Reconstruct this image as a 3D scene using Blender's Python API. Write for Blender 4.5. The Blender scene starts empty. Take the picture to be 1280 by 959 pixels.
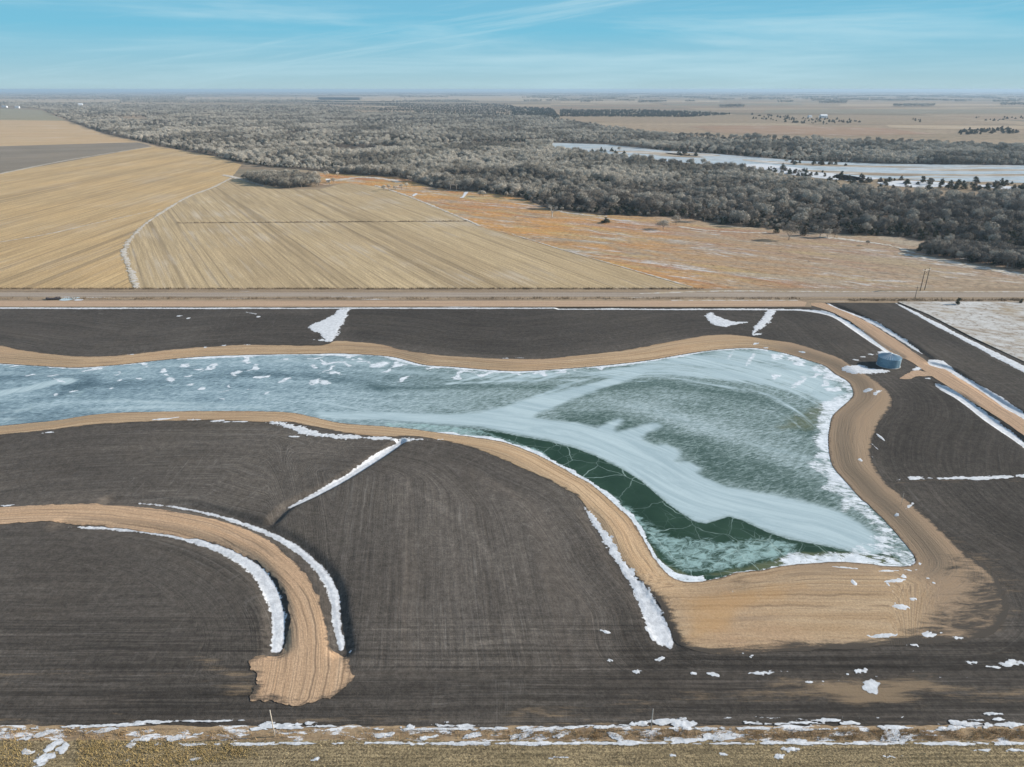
import bpy, bmesh, math, random
import numpy as np
from mathutils import Vector
from mathutils.geometry import delaunay_2d_cdt

random.seed(7)
RNG = np.random.default_rng(11)
SC = bpy.context.scene
COL = SC.collection
R = math.radians

# ------------------------------------------------------------------ camera model (used to trace the photograph onto the ground)
CAM_H, FPX, CX, CY = 100.0, 855.0, 640.0, 479.5
PITCH = math.atan((479.5 - 112.0) / FPX)
CT, ST = math.cos(PITCH), math.sin(PITCH)


def P(px, py, z=0.0):
    u, v = (px - CX) / FPX, (CY - py) / FPX
    dy, dz = CT + v * ST, -ST + v * CT
    t = (z - CAM_H) / dz
    return (u * t, dy * t)


def PP(pts, z=0.0):
    return np.array([P(x, y, z) for x, y in pts])


def project(xy, z=0.0):
    x, y, zz = xy[:, 0], xy[:, 1], z - CAM_H
    dep = y * CT - zz * ST
    up = y * ST + zz * CT
    return np.stack([CX + FPX * x / dep, CY - FPX * up / dep], 1)


# ------------------------------------------------------------------ small numeric helpers
def _h(ix, iy, s):
    n = (ix.astype(np.int64) * 374761393 + iy.astype(np.int64) * 668265263 + s * 2147483647) & 0xFFFFFFFF
    n = ((n ^ (n >> 13)) * 1274126177) & 0xFFFFFFFF
    n = n ^ (n >> 16)
    return (n & 0xFFFFFF) / float(0xFFFFFF)


def vnoise(p, scale, seed=0):
    x, y = p[:, 0] / scale, p[:, 1] / scale
    ix, iy = np.floor(x), np.floor(y)
    fx, fy = x - ix, y - iy
    fx, fy = fx * fx * (3 - 2 * fx), fy * fy * (3 - 2 * fy)
    a, b = _h(ix, iy, seed), _h(ix + 1, iy, seed)
    c, d = _h(ix, iy + 1, seed), _h(ix + 1, iy + 1, seed)
    return (a * (1 - fx) + b * fx) * (1 - fy) + (c * (1 - fx) + d * fx) * fy


def fbm(p, scale, seed=0, octv=4):
    t, a, n = np.zeros(len(p)), 1.0, 0.0
    for k in range(octv):
        t += a * vnoise(p, scale / 2 ** k, seed + k * 17)
        n += a
        a *= 0.5
    return t / n


def sstep(x, a, b):
    t = np.clip((x - a) / (b - a), 0, 1)
    return t * t * (3 - 2 * t)


def inpoly(p, poly):
    x, y = p[:, 0], p[:, 1]
    ins = np.zeros(len(p), bool)
    n = len(poly)
    for i in range(n):
        x1, y1 = poly[i]
        x2, y2 = poly[(i + 1) % n]
        if y1 == y2:
            continue
        c = ((y1 > y) != (y2 > y)) & (x < (x2 - x1) * (y - y1) / (y2 - y1) + x1)
        ins ^= c
    return ins


def dline(p, line, closed=False, vals=None):
    """distance to a polyline, the arc length at the nearest point, and optionally a value interpolated along it"""
    line = np.asarray(line, float)
    if closed:
        line = np.vstack([line, line[:1]])
        if vals is not None:
            vals = np.append(vals, vals[0])
    best = np.full(len(p), 1e18)
    arc = np.zeros(len(p))
    val = np.zeros(len(p))
    s = 0.0
    for i in range(len(line) - 1):
        a, b = line[i], line[i + 1]
        ab = b - a
        L2 = float(ab @ ab)
        if L2 < 1e-12:
            continue
        t = np.clip(((p - a) @ ab) / L2, 0, 1)
        dx = p[:, 0] - a[0] - t * ab[0]
        dy = p[:, 1] - a[1] - t * ab[1]
        d = dx * dx + dy * dy
        m = d < best
        best = np.where(m, d, best)
        L = math.sqrt(L2)
        arc = np.where(m, s + t * L, arc)
        if vals is not None:
            val = np.where(m, vals[i] * (1 - t) + vals[i + 1] * t, val)
        s += L
    return (np.sqrt(best), arc, val) if vals is not None else (np.sqrt(best), arc)


def sdf(p, poly):
    d, _ = dline(p, poly, True)
    return np.where(inpoly(p, poly), -d, d)


def smooth(pts, step, closed=True):
    """Catmull-Rom through the traced points, then an even resampling"""
    pts = np.asarray(pts, float)
    n = len(pts)
    out = []
    rng = range(n) if closed else range(n - 1)
    for i in rng:
        if closed:
            p0, p1, p2, p3 = pts[(i - 1) % n], pts[i], pts[(i + 1) % n], pts[(i + 2) % n]
        else:
            p0, p1, p2, p3 = pts[max(i - 1, 0)], pts[i], pts[i + 1], pts[min(i + 2, n - 1)]
        k = max(2, int(np.linalg.norm(p2 - p1) / step))
        # centripetal-like tension to stop loops on uneven spacing
        m1, m2 = (p2 - p0) * 0.5, (p3 - p1) * 0.5
        L = np.linalg.norm(p2 - p1)
        for m in (m1, m2):
            q = np.linalg.norm(m)
            if q > L:
                m *= L / q
        for j in range(k):
            t = j / k
            h00, h10 = 2 * t ** 3 - 3 * t ** 2 + 1, t ** 3 - 2 * t ** 2 + t
            h01, h11 = -2 * t ** 3 + 3 * t ** 2, t ** 3 - t ** 2
            out.append(h00 * p1 + h10 * m1 + h01 * p2 + h11 * m2)
    if not closed:
        out.append(pts[-1])
    return np.array(out)


def ragged(loop, amp, scale, seed=0, closed=True):
    if amp <= 0:
        return loop
    nx = np.roll(loop, -1, 0) - np.roll(loop, 1, 0)
    if not closed:
        nx[0], nx[-1] = loop[1] - loop[0], loop[-1] - loop[-2]
    nrm = np.stack([nx[:, 1], -nx[:, 0]], 1)
    nrm /= np.maximum(np.linalg.norm(nrm, axis=1, keepdims=True), 1e-9)
    return loop + nrm * ((fbm(loop, scale, seed, 4) - 0.5) * 2 * amp)[:, None]


# ------------------------------------------------------------------ objects
def tag(o, label=None, cat=None, group=None, kind=None):
    if label:
        o["label"] = label
    if cat:
        o["category"] = cat
    if group:
        o["group"] = group
    if kind:
        o["kind"] = kind
    return o


def mesh_obj(name, verts, faces, mat=None, parent=None, attrs=None, smooth_shade=False):
    me = bpy.data.meshes.new(name)
    verts = np.asarray(verts, np.float32)
    faces = np.asarray(faces, np.int32)
    nv, nf, k = len(verts), len(faces), faces.shape[1]
    me.vertices.add(nv)
    me.vertices.foreach_set("co", verts.ravel())
    me.loops.add(nf * k)
    me.loops.foreach_set("vertex_index", faces.ravel())
    me.polygons.add(nf)
    me.polygons.foreach_set("loop_start", np.arange(0, nf * k, k, dtype=np.int32))
    me.update(calc_edges=True)
    if smooth_shade:
        me.polygons.foreach_set("use_smooth", np.ones(nf, bool))
    for an, av in (attrs or {}).items():
        av = np.asarray(av, np.float32)
        if av.ndim == 1:
            a = me.attributes.new(an, "FLOAT", "POINT")
            a.data.foreach_set("value", av)
        else:
            a = me.attributes.new(an, "FLOAT_VECTOR", "POINT")
            a.data.foreach_set("vector", av.ravel())
    if mat:
        me.materials.append(mat)
    o = bpy.data.objects.new(name, me)
    COL.objects.link(o)
    if parent:
        o.parent = parent
    return o


def empty(name, loc, rz=0.0):
    o = bpy.data.objects.new(name, None)
    o.location = loc
    o.rotation_euler = (0, 0, rz)
    o.empty_display_size = 0.5
    COL.objects.link(o)
    return o


class MB:
    """collects simple shapes into one mesh"""

    def __init__(s):
        s.v, s.f = [], []

    def quad(s, a, b, c, d):
        n = len(s.v)
        s.v += [a, b, c, d]
        s.f.append((n, n + 1, n + 2, n + 3))

    def box(s, c, size, rz=0.0):
        cx, cy, cz = c
        hx, hy, hz = size[0] / 2, size[1] / 2, size[2] / 2
        n = len(s.v)
        ca, sa = math.cos(rz), math.sin(rz)
        for dx, dy, dz in ((-1, -1, -1), (1, -1, -1), (1, 1, -1), (-1, 1, -1), (-1, -1, 1), (1, -1, 1), (1, 1, 1), (-1, 1, 1)):
            x, y = dx * hx, dy * hy
            s.v.append((cx + x * ca - y * sa, cy + x * sa + y * ca, cz + dz * hz))
        for f in ((0, 3, 2, 1), (4, 5, 6, 7), (0, 1, 5, 4), (1, 2, 6, 5), (2, 3, 7, 6), (3, 0, 4, 7)):
            s.f.append(tuple(n + i for i in f))

    def tube(s, a, b, r0, r1=None, k=8, caps=True):
        r1 = r0 if r1 is None else r1
        a, b = Vector(a), Vector(b)
        d = (b - a).normalized()
        u = d.orthogonal().normalized()
        w = d.cross(u)
        n = len(s.v)
        for c, r in ((a, r0), (b, r1)):
            for i in range(k):
                t = 2 * math.pi * i / k
                s.v.append(tuple(c + (u * math.cos(t) + w * math.sin(t)) * r))
        for i in range(k):
            j = (i + 1) % k
            s.f.append((n + i, n + j, n + k + j, n + k + i))
        if caps:
            s.v += [tuple(a), tuple(b)]
            m = len(s.v) - 2
            for i in range(k):
                j = (i + 1) % k
                s.f.append((n + j, n + i, m))
                s.f.append((n + k + i, n + k + j, m + 1))

    def lathe(s, prof, k=24, c=(0, 0, 0)):
        n = len(s.v)
        for r, z in prof:
            for i in range(k):
                t = 2 * math.pi * i / k
                s.v.append((c[0] + r * math.cos(t), c[1] + r * math.sin(t), c[2] + z))
        for q in range(len(prof) - 1):
            for i in range(k):
                j = (i + 1) % k
                s.f.append((n + q * k + i, n + q * k + j, n + (q + 1) * k + j, n + (q + 1) * k + i))

    def mesh(s, name):
        me = bpy.data.meshes.new(name)
        me.from_pydata([tuple(v) for v in s.v], [], s.f)
        me.update()
        return me

    def build(s, name, mat, parent=None, smooth_shade=False):
        me = s.mesh(name)
        if mat:
            me.materials.append(mat)
        if smooth_shade:
            me.polygons.foreach_set("use_smooth", np.ones(len(me.polygons), bool))
        o = bpy.data.objects.new(name, me)
        COL.objects.link(o)
        if parent:
            o.parent = parent
        return o


# ------------------------------------------------------------------ material builder
class Mat:
    def __init__(s, name, rough=0.9, spec=0.2):
        s.m = bpy.data.materials.new(name)
        s.m.use_nodes = True
        s.nt = s.m.node_tree
        s.nt.nodes.clear()
        s.out = s.nt.nodes.new("ShaderNodeOutputMaterial")
        s.b = s.nt.nodes.new("ShaderNodeBsdfPrincipled")
        s.nt.links.new(s.b.outputs[0], s.out.inputs[0])
        s.b.inputs["Roughness"].default_value = rough
        s.b.inputs["Specular IOR Level"].default_value = spec
        s._pos = None

    def set(s, node, i, v):
        if v is None:
            return
        if isinstance(v, bpy.types.NodeSocket):
            s.nt.links.new(v, node.inputs[i])
        else:
            if isinstance(v, (tuple, list)) and len(v) == 3 and node.inputs[i].type == "RGBA":
                v = (*v, 1)
            node.inputs[i].default_value = v

    def pos(s):
        if s._pos is None:
            s._pos = s.nt.nodes.new("ShaderNodeNewGeometry").outputs["Position"]
        return s._pos

    def attr(s, name, vec=False):
        n = s.nt.nodes.new("ShaderNodeAttribute")
        n.attribute_name = name
        return n.outputs["Vector"] if vec else n.outputs["Fac"]

    def map(s, vec, scale=(1, 1, 1), rz=0.0, loc=(0, 0, 0)):
        n = s.nt.nodes.new("ShaderNodeMapping")
        n.vector_type = "POINT"
        s.set(n, "Vector", vec)
        n.inputs["Scale"].default_value = scale
        n.inputs["Rotation"].default_value = (0, 0, rz)
        n.inputs["Location"].default_value = loc
        return n.outputs[0]

    def rotscale(s, vec, rz, scale, loc=(0, 0, 0)):
        return s.map(s.map(vec, (1, 1, 1), rz), scale, 0, loc)

    def noise(s, vec, scale=1.0, detail=4, rough=0.55, dist=0.0):
        n = s.nt.nodes.new("ShaderNodeTexNoise")
        s.set(n, "Vector", vec)
        n.inputs["Scale"].default_value = scale
        n.inputs["Detail"].default_value = detail
        n.inputs["Roughness"].default_value = rough
        n.inputs["Distortion"].default_value = dist
        return n.outputs["Fac"]

    def voronoi(s, vec, scale=1.0, feature="DISTANCE_TO_EDGE", out="Distance", rnd=1.0):
        n = s.nt.nodes.new("ShaderNodeTexVoronoi")
        n.feature = feature
        s.set(n, "Vector", vec)
        n.inputs["Scale"].default_value = scale
        n.inputs["Randomness"].default_value = rnd
        return n.outputs[out]

    def white(s, vec):
        n = s.nt.nodes.new("ShaderNodeTexWhiteNoise")
        n.noise_dimensions = "3D"
        s.set(n, "Vector", vec)
        return n.outputs["Value"]

    def math(s, op, a, b=None, c=None):
        n = s.nt.nodes.new("ShaderNodeMath")
        n.operation = op
        s.set(n, 0, a)
        s.set(n, 1, b)
        s.set(n, 2, c)
        return n.outputs[0]

    def vmath(s, op, a, b=None):
        n = s.nt.nodes.new("ShaderNodeVectorMath")
        n.operation = op
        s.set(n, 0, a)
        s.set(n, 1, b)
        return n.outputs[0]

    def step(s, x, a, b, lo=0.0, hi=1.0):
        n = s.nt.nodes.new("ShaderNodeMapRange")
        n.interpolation_type = "SMOOTHSTEP"
        s.set(n, "Value", x)
        n.inputs["From Min"].default_value = a
        n.inputs["From Max"].default_value = b
        n.inputs["To Min"].default_value = lo
        n.inputs["To Max"].default_value = hi
        return n.outputs["Result"]

    def mix(s, f, a, b, mode="MIX"):
        n = s.nt.nodes.new("ShaderNodeMix")
        n.data_type = "RGBA"
        n.blend_type = mode
        ins = [i for i in n.inputs if i.enabled]
        fac = [i for i in n.inputs if i.name == "Factor" and i.type == "VALUE"][0]
        A = [i for i in n.inputs if i.name == "A" and i.type == "RGBA"][0]
        B = [i for i in n.inputs if i.name == "B" and i.type == "RGBA"][0]
        for sock, v in ((fac, f), (A, a), (B, b)):
            if isinstance(v, bpy.types.NodeSocket):
                s.nt.links.new(v, sock)
            else:
                sock.default_value = (*v, 1) if isinstance(v, (tuple, list)) and len(v) == 3 else v
        return [o for o in n.outputs if o.type == "RGBA"][0]

    def scale(s, col, f):
        """multiply a colour by a scalar socket"""
        c = s.nt.nodes.new("ShaderNodeCombineColor")
        for i in range(3):
            s.set(c, i, f)
        return s.mix(1.0, col, c.outputs[0], "MULTIPLY")

    def ramp(s, f, stops):
        n = s.nt.nodes.new("ShaderNodeValToRGB")
        s.set(n, 0, f)
        el = n.color_ramp.elements
        while len(el) < len(stops):
            el.new(0.5)
        for e, (p, c) in zip(el, stops):
            e.position = p
            e.color = (*c, 1)
        return n.outputs[0]

    def rand(s):
        return s.nt.nodes.new("ShaderNodeObjectInfo").outputs["Random"]

    def bump(s, height, strength=0.5, dist=0.1):
        n = s.nt.nodes.new("ShaderNodeBump")
        s.set(n, "Height", height)
        n.inputs["Strength"].default_value = strength
        n.inputs["Distance"].default_value = dist
        s.nt.links.new(n.outputs[0], s.b.inputs["Normal"])

    def done(s, col, rough=None):
        s.set(s.b, "Base Color", col)
        if rough is not None:
            s.set(s.b, "Roughness", rough)
        return s.m


def flat_mat(name, col, rough=0.8, spec=0.2, metal=0.0, var=0.12, scale=2.0):
    b = Mat(name, rough, spec)
    b.b.inputs["Metallic"].default_value = metal
    n = b.noise(b.pos(), scale, 4)
    return b.done(b.scale(col, b.step(n, 0.2, 0.8, 1 - var, 1 + var)))
# ================================================================== traced outlines (pixels of the photograph, laid on the ground)
LAKE_Z = -1.2
SHORE_PX = [(-150, 470), (-110, 458), (-40, 453), (0, 454.5), (40, 457), (75, 459), (100, 459.5), (150, 456), (200, 450.5), (250, 446), (300, 444), (350, 443),
            (390, 442.5), (427, 442), (480, 445), (499, 448), (529, 456), (564, 458.5), (620, 463), (654, 464), (720, 460), (776, 454.7),
            (814, 450), (851, 443.5), (889, 438), (920, 435.5), (947, 435.5), (981, 441.6), (1012, 451), (1031, 457.5), (1045, 468), (1061, 478),
            (1067, 493), (1056, 506), (1042, 519), (1037, 536), (1036, 555), (1039, 576), (1046, 590), (1062, 607), (1075, 622), (1090, 635),
            (1109, 654), (1124, 671), (1139, 689), (1145, 701), (1137, 708), (1109, 708), (1079, 704), (1039, 703), (1006, 705), (977, 708),
            (951, 713), (922, 716), (904, 722), (876, 727), (857, 727.5), (840, 722), (825, 708), (812, 689), (801, 669), (789, 650), (771, 633),
            (752, 616), (735, 603), (720, 595), (696, 581), (667, 566.5), (630, 553), (592, 546.6), (555, 542), (517, 536.5), (480, 533), (427, 529),
            (390, 521), (360, 515.6), (315, 514), (277, 514), (240, 514), (187, 515), (150, 516), (112, 519), (75, 525), (37, 529), (0, 532.5),
            (-60, 540), (-120, 520)]
SHORE = smooth(PP(SHORE_PX, LAKE_Z + 0.05), 0.5)

PATH_OUT_PX = [(-230, 470), (-170, 440), (-60, 428), (0, 432.5), (28, 438), (56, 442), (84, 445), (112, 446), (150, 444), (187, 440), (240, 435), (268, 433), (306, 431),
               (352, 431.5), (396, 432), (409, 430), (421, 426), (446, 427.5), (480, 431.5), (508, 438), (536, 442.5), (564, 445), (611, 448), (649, 449),
               (686, 448), (720, 444.5), (757, 440.6), (786, 437), (823, 430), (851, 424.7), (879, 420), (905, 418), (930, 420), (962, 424.5), (994, 429.4),
               (1022, 438), (1050, 448), (1069, 460), (1087, 470.6), (1106, 485.6), (1114, 495), (1112, 510), (1102, 523), (1095, 536), (1089, 557),
               (1089, 573), (1096, 589), (1109, 605), (1127, 620), (1142, 633), (1161, 650), (1180, 667), (1205, 690), (1228, 706), (1246, 722),
               (1256, 742), (1262, 762), (1248, 786), (1218, 799), (1180, 804), (1140, 806), (1096, 809), (1040, 812), (990, 815), (930, 818), (875, 816), (848, 806),
               (838, 790), (825, 757), (808, 735), (792, 715), (775, 695), (760, 675), (742, 648), (722, 621), (700, 607), (682, 598), (649, 584),
               (611, 567), (574, 555), (549, 549), (517, 545), (480, 546), (437, 542), (409, 536), (381, 531), (362, 527.5), (315, 527.5), (277, 525),
               (240, 526), (187, 527), (150, 529), (112, 531.5), (75, 536), (37, 540), (0, 544), (-70, 553), (-170, 545)]
PATH_OUT = smooth(PP(PATH_OUT_PX), 0.5)

ROAD_UP_PX = [(-90, 640), (0, 634), (75, 631), (140, 631), (210, 639), (280, 652), (330, 672), (370, 705), (395, 740), (406, 775), (409, 800), (416, 812),
              (433, 820), (436, 832), (440, 849), (436, 858), (426, 866), (410, 874), (391, 878), (376, 879), (357, 884), (345, 878), (330, 875), (315, 871), (320, 848), (313, 829),
              (330, 823), (347, 817), (358, 795), (361, 765), (350, 730), (320, 700), (270, 677), (200, 664), (125, 655), (65, 652), (0, 656), (-90, 664)]
ROAD_C_PX = [(-90, 652), (0, 645), (95, 642), (165, 648), (240, 660), (300, 684), (345, 716), (374, 755), (384, 795), (384, 830), (376, 872)]
DIAG_N_PX = [(1013, 366), (1022, 374), (1044, 385), (1077, 398), (1120, 425), (1160, 453), (1186, 464), (1219, 482), (1280, 525), (1400, 614)]
DIAG_S_PX = [(1400, 646), (1280, 545), (1208, 497), (1175, 477), (1142, 455), (1109, 436), (1066, 404), (1039, 390), (1014, 382), (1004, 378.5), (1004, 366)]
DIAG_C = PP([(1008, 372), (1034, 384), (1072, 401), (1115, 430), (1150, 454), (1180, 470), (1214, 490), (1280, 535), (1400, 630)])

# snow drifts: name -> outline
DRIFTS_PX = {
    "inner bank": [(75, 655), (110, 653.5), (150, 655), (215, 662), (280, 677), (320, 697), (345, 725), (357, 755), (358, 785), (351, 812), (335, 813), (335, 780),
                   (327, 745), (310, 717), (280, 695), (240, 677), (175, 664), (100, 658)],
    "outer bank": [(137, 624), (200, 626), (260, 636), (320, 652), (370, 675), (405, 702), (425, 735), (429, 770), (433, 808), (423, 815), (419, 806), (412, 770),
                   (405, 735), (385, 705), (350, 677), (300, 655), (240, 637), (185, 628.5)],
    "ravine": [(497, 551), (502, 553), (474, 573), (436, 597), (400, 616), (362, 633), (358, 631), (394, 612), (428, 593), (466, 568)],
    "lake bend": [(332, 528), (352, 526.5), (371, 531), (399, 539.5), (427, 543), (480, 546), (500, 547.5), (548, 547.5), (556, 549), (500, 552), (480, 549),
                  (427, 549), (390, 545), (362, 537), (345, 532)],
    "beach foot": [(729, 633), (740, 638), (768, 672), (790, 708), (813, 738), (832, 772), (844, 808), (826, 804), (810, 797), (803, 770), (791, 740), (768, 703), (752, 672)],
    "letter": [(437, 387), (430, 402), (424, 416), (416, 426), (406, 427), (400, 417), (386, 412.5), (389, 406), (402, 401), (414, 394), (423, 387.5)],
    "crescent": [(880, 395), (889, 390), (897, 395), (915, 401.5), (937, 402.5), (925, 405.5), (915, 407), (905, 409), (892, 406)],
    "gully": [(959, 387), (970, 387.5), (962, 402), (942, 419), (938, 416), (944, 406), (952, 397)],
    "road north": [(1025, 374.5), (1055, 386), (1087, 398), (1120, 416), (1149, 436), (1158, 444), (1140, 434), (1109, 414.5), (1077, 397), (1044, 384)],
    "road north far": [(1160, 456), (1162, 450), (1179, 451), (1186, 456), (1219, 477), (1262, 503), (1400, 600), (1400, 615), (1282, 523.5), (1252, 507),
                       (1208, 478), (1186, 462.5), (1168, 459.5)],
    "road south": [(690, 384.7), (800, 384.6), (990, 385.2), (1028, 388.5), (1046, 393.5), (1077, 411), (1098, 426), (1128, 443), (1121, 447), (1109, 443), (1094, 431),
                   (1066, 413), (1044, 398), (1022, 391), (990, 387.2), (800, 386), (690, 386)],
    "road south far": [(1169, 478.5), (1197, 489), (1240, 520), (1281, 550), (1400, 642), (1400, 658), (1281, 558.5), (1240, 532), (1208, 506), (1181, 489)],
    "lot edge": [(1116, 377), (1153, 394), (1208, 422), (1281, 458), (1400, 517), (1400, 528), (1281, 467), (1252, 452), (1208, 428), (1153, 399)],
    "lot top": [(1044, 373), (1080, 373.5), (1118, 376.3), (1118, 378.3), (1080, 375.6), (1046, 375.6)],
    "tank lee": [(1052, 460), (1062, 456), (1076, 457), (1096, 461), (1112, 464), (1098, 466), (1080, 467.5), (1066, 466.5)],
    "tank north": [(1096, 440), (1105, 437.5), (1112, 437), (1124, 444), (1117, 447), (1104, 446), (1097, 444)],
    "frontage": [(-200, 384.5), (0, 384.5), (300, 384.7), (690, 384.6), (690, 386), (300, 386.4), (0, 386.3), (-200, 386.2)],
    "culvert mouth": [(1138, 463), (1143, 459), (1153, 458), (1157, 461), (1148, 464)],
}
DRIFT_LABEL = {
    "inner bank": "long curved snow bank along the inside of the tan cul-de-sac road",
    "outer bank": "long curved snow bank along the outside of the tan cul-de-sac road",
    "ravine": "thin straight snow streak lying in the ditch between the two dark fields",
    "lake bend": "snow streak where the sandy lake track meets the head of the field ditch",
    "beach foot": "tapering snow strip at the foot of the sand bank beside the big dark field",
    "letter": "A-shaped snow patch crossing the dark strip between frontage road and lake",
    "crescent": "small crescent snow patch in the dark strip north of the lake",
    "gully": "narrow slanting snow patch running from the frontage road down to the lake track",
    "road north": "snow strip along the north side of the diagonal dirt road above the tank",
    "road north far": "snow strip along the east side of the diagonal dirt road below the tank",
    "road south": "curving snow line between the frontage road and the round tank",
    "road south far": "snow strip on the lake side of the diagonal dirt road past the tank",
    "lot edge": "long straight snow line between the dark lot and the snow-dusted pasture",
    "lot top": "short thin snow line along the top of the dark lot at the road junction",
    "tank lee": "snow patch in the shadow of the round blue tank",
    "tank north": "snow piled behind the round blue tank beside the dirt road",
    "frontage": "thin straight snow line between the frontage road and the dark strip",
    "culvert mouth": "little snow patch between the round tank and the diagonal road",
}
DRIFTS = {k: smooth(PP(v), 0.45) for k, v in DRIFTS_PX.items()}

DITCHES = [  # centre line in pixels, depth, half width
    ([(75, 656), (150, 659.5), (220, 669), (285, 687), (318, 708), (338, 735), (347, 765), (347, 810)], 0.9, 2.3),
    ([(137, 625), (200, 628), (255, 637), (310, 653), (360, 676), (396, 705), (416, 735), (421, 770), (427, 812)], 1.0, 2.2),
    ([(500, 551), (470, 571), (432, 595), (397, 614), (360, 632), (342, 650)], 0.9, 1.6),
    ([(1028, 376), (1066, 391), (1100, 408), (1145, 436), (1160, 447)], 0.7, 2.0),
    ([(1165, 455), (1188, 461), (1214, 479), (1258, 507), (1285, 522), (1400, 608)], 0.8, 2.0),
    ([(700, 385.5), (990, 386.2), (1024, 389.8), (1046, 396), (1072, 412), (1096, 429), (1125, 446)], 0.6, 2.0),
    ([(1170, 481), (1200, 496), (1240, 526), (1281, 554), (1400, 650)], 0.8, 2.0),
    ([(735, 640), (766, 690), (800, 745), (835, 803)], 0.4, 2.4),
]
DITCHES = [(smooth(PP(px), 1.5, False), d, w) for px, d, w in DITCHES]
ROAD_C = smooth(PP(ROAD_C_PX), 1.5, False)
GX0, GX1, GY0, GY1 = -335.0, 345.0, 70.0, 341.0
HOLE_Y1 = GY1


def shore_d(p):
    return sdf(p, SHORE[::3])


def H(p, sd=None):
    p = np.asarray(p, float)
    sd = shore_d(p) if sd is None else sd
    z = np.zeros(len(p))
    z += (fbm(p, 26, 3, 3) - 0.5) * 0.35
    for line, dep, w in DITCHES:
        lo, hi = line.min(0) - 4 * w, line.max(0) + 4 * w
        m = (p[:, 0] > lo[0]) & (p[:, 0] < hi[0]) & (p[:, 1] > lo[1]) & (p[:, 1] < hi[1])
        if m.any():
            d, _ = dline(p[m], line)
            z[m] -= dep * np.exp(-(d / w) ** 4)
    # the ground falls to the shore and on below the ice
    bank = sstep(sd, 0.0, 8.0)
    z = z * sstep(sd, 0, 7) + (bank - 1.0) * 1.17
    z = np.where(sd < 0, -1.17 - 0.9 * sstep(-sd, 0.0, 2.5), z)
    edge = np.minimum.reduce([p[:, 0] - GX0, GX1 - p[:, 0], p[:, 1] - GY0, GY1 - p[:, 1]])
    return z * sstep(edge, 0, 10)


def blur_poly(p, px, w, z=0.0):
    """soft mask of a traced polygon: 1 inside, fading over w metres at its edge"""
    return sstep(-sdf(p, PP(px, z)), -w, w)


def band(p, px, half, soft, z=0.0):
    d, _ = dline(p, smooth(PP(px, z), 2.0, False))
    return 1 - sstep(d, half - soft, half + soft)


def sheet(name, loop, off, res, mat, rag=0.0, rag_scale=3.0, holes=(), attrs=None, zfun=H, thick=None, seed=1):
    """a surface filling an outline, following the terrain; THICK(p, d) raises it towards its middle"""
    loop = ragged(loop, rag, rag_scale, seed)
    loops = [loop] + [h for h in holes]
    lo, hi = loop.min(0), loop.max(0)
    gx, gy = np.arange(lo[0], hi[0], res), np.arange(lo[1], hi[1], res)
    if len(gx) and len(gy):
        X, Y = np.meshgrid(gx, gy)
        X = X + (np.arange(len(gy)) % 2)[:, None] * res * 0.5
        q = np.stack([X.ravel(), Y.ravel()], 1) + RNG.uniform(-0.12, 0.12, (X.size, 2)) * res
        m = inpoly(q, loop)
        for h in holes:
            m &= ~inpoly(q, h)
        q = q[m]
        keep = np.ones(len(q), bool)
        for l in loops:
            d, _ = dline(q, l, True)
            keep &= d > res * 0.45
        q = q[keep]
    else:
        q = np.zeros((0, 2))
    pts, edges, n = [], [], 0
    for l in loops:
        pts.append(l)
        edges += [(n + i, n + (i + 1) % len(l)) for i in range(len(l))]
        n += len(l)
    allp = np.vstack(pts + [q])
    vo, eo, fo, *_ = delaunay_2d_cdt([Vector((float(a), float(b))) for a, b in allp], edges, [], 1, 1e-5, False)
    v = np.array([(a.x, a.y) for a in vo])
    f = np.array([t for t in fo if len(t) == 3], np.int32)
    c = v[f].mean(1)
    m = inpoly(c, loop)
    for h in holes:
        m &= ~inpoly(c, h)
    f = f[m]
    a, b, cc = v[f[:, 0]], v[f[:, 1]], v[f[:, 2]]
    flip = ((b - a)[:, 0] * (cc - a)[:, 1] - (b - a)[:, 1] * (cc - a)[:, 0]) < 0
    f[flip] = f[flip][:, ::-1]
    z = zfun(v) + off if zfun is not None else np.full(len(v), off)
    if thick is not None:
        d, _ = dline(v, loop, True)
        z = z + thick(v, d)
    at = attrs(v) if attrs else None
    return mesh_obj(name, np.column_stack([v, z]), f, mat, attrs=at, smooth_shade=True)


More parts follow.
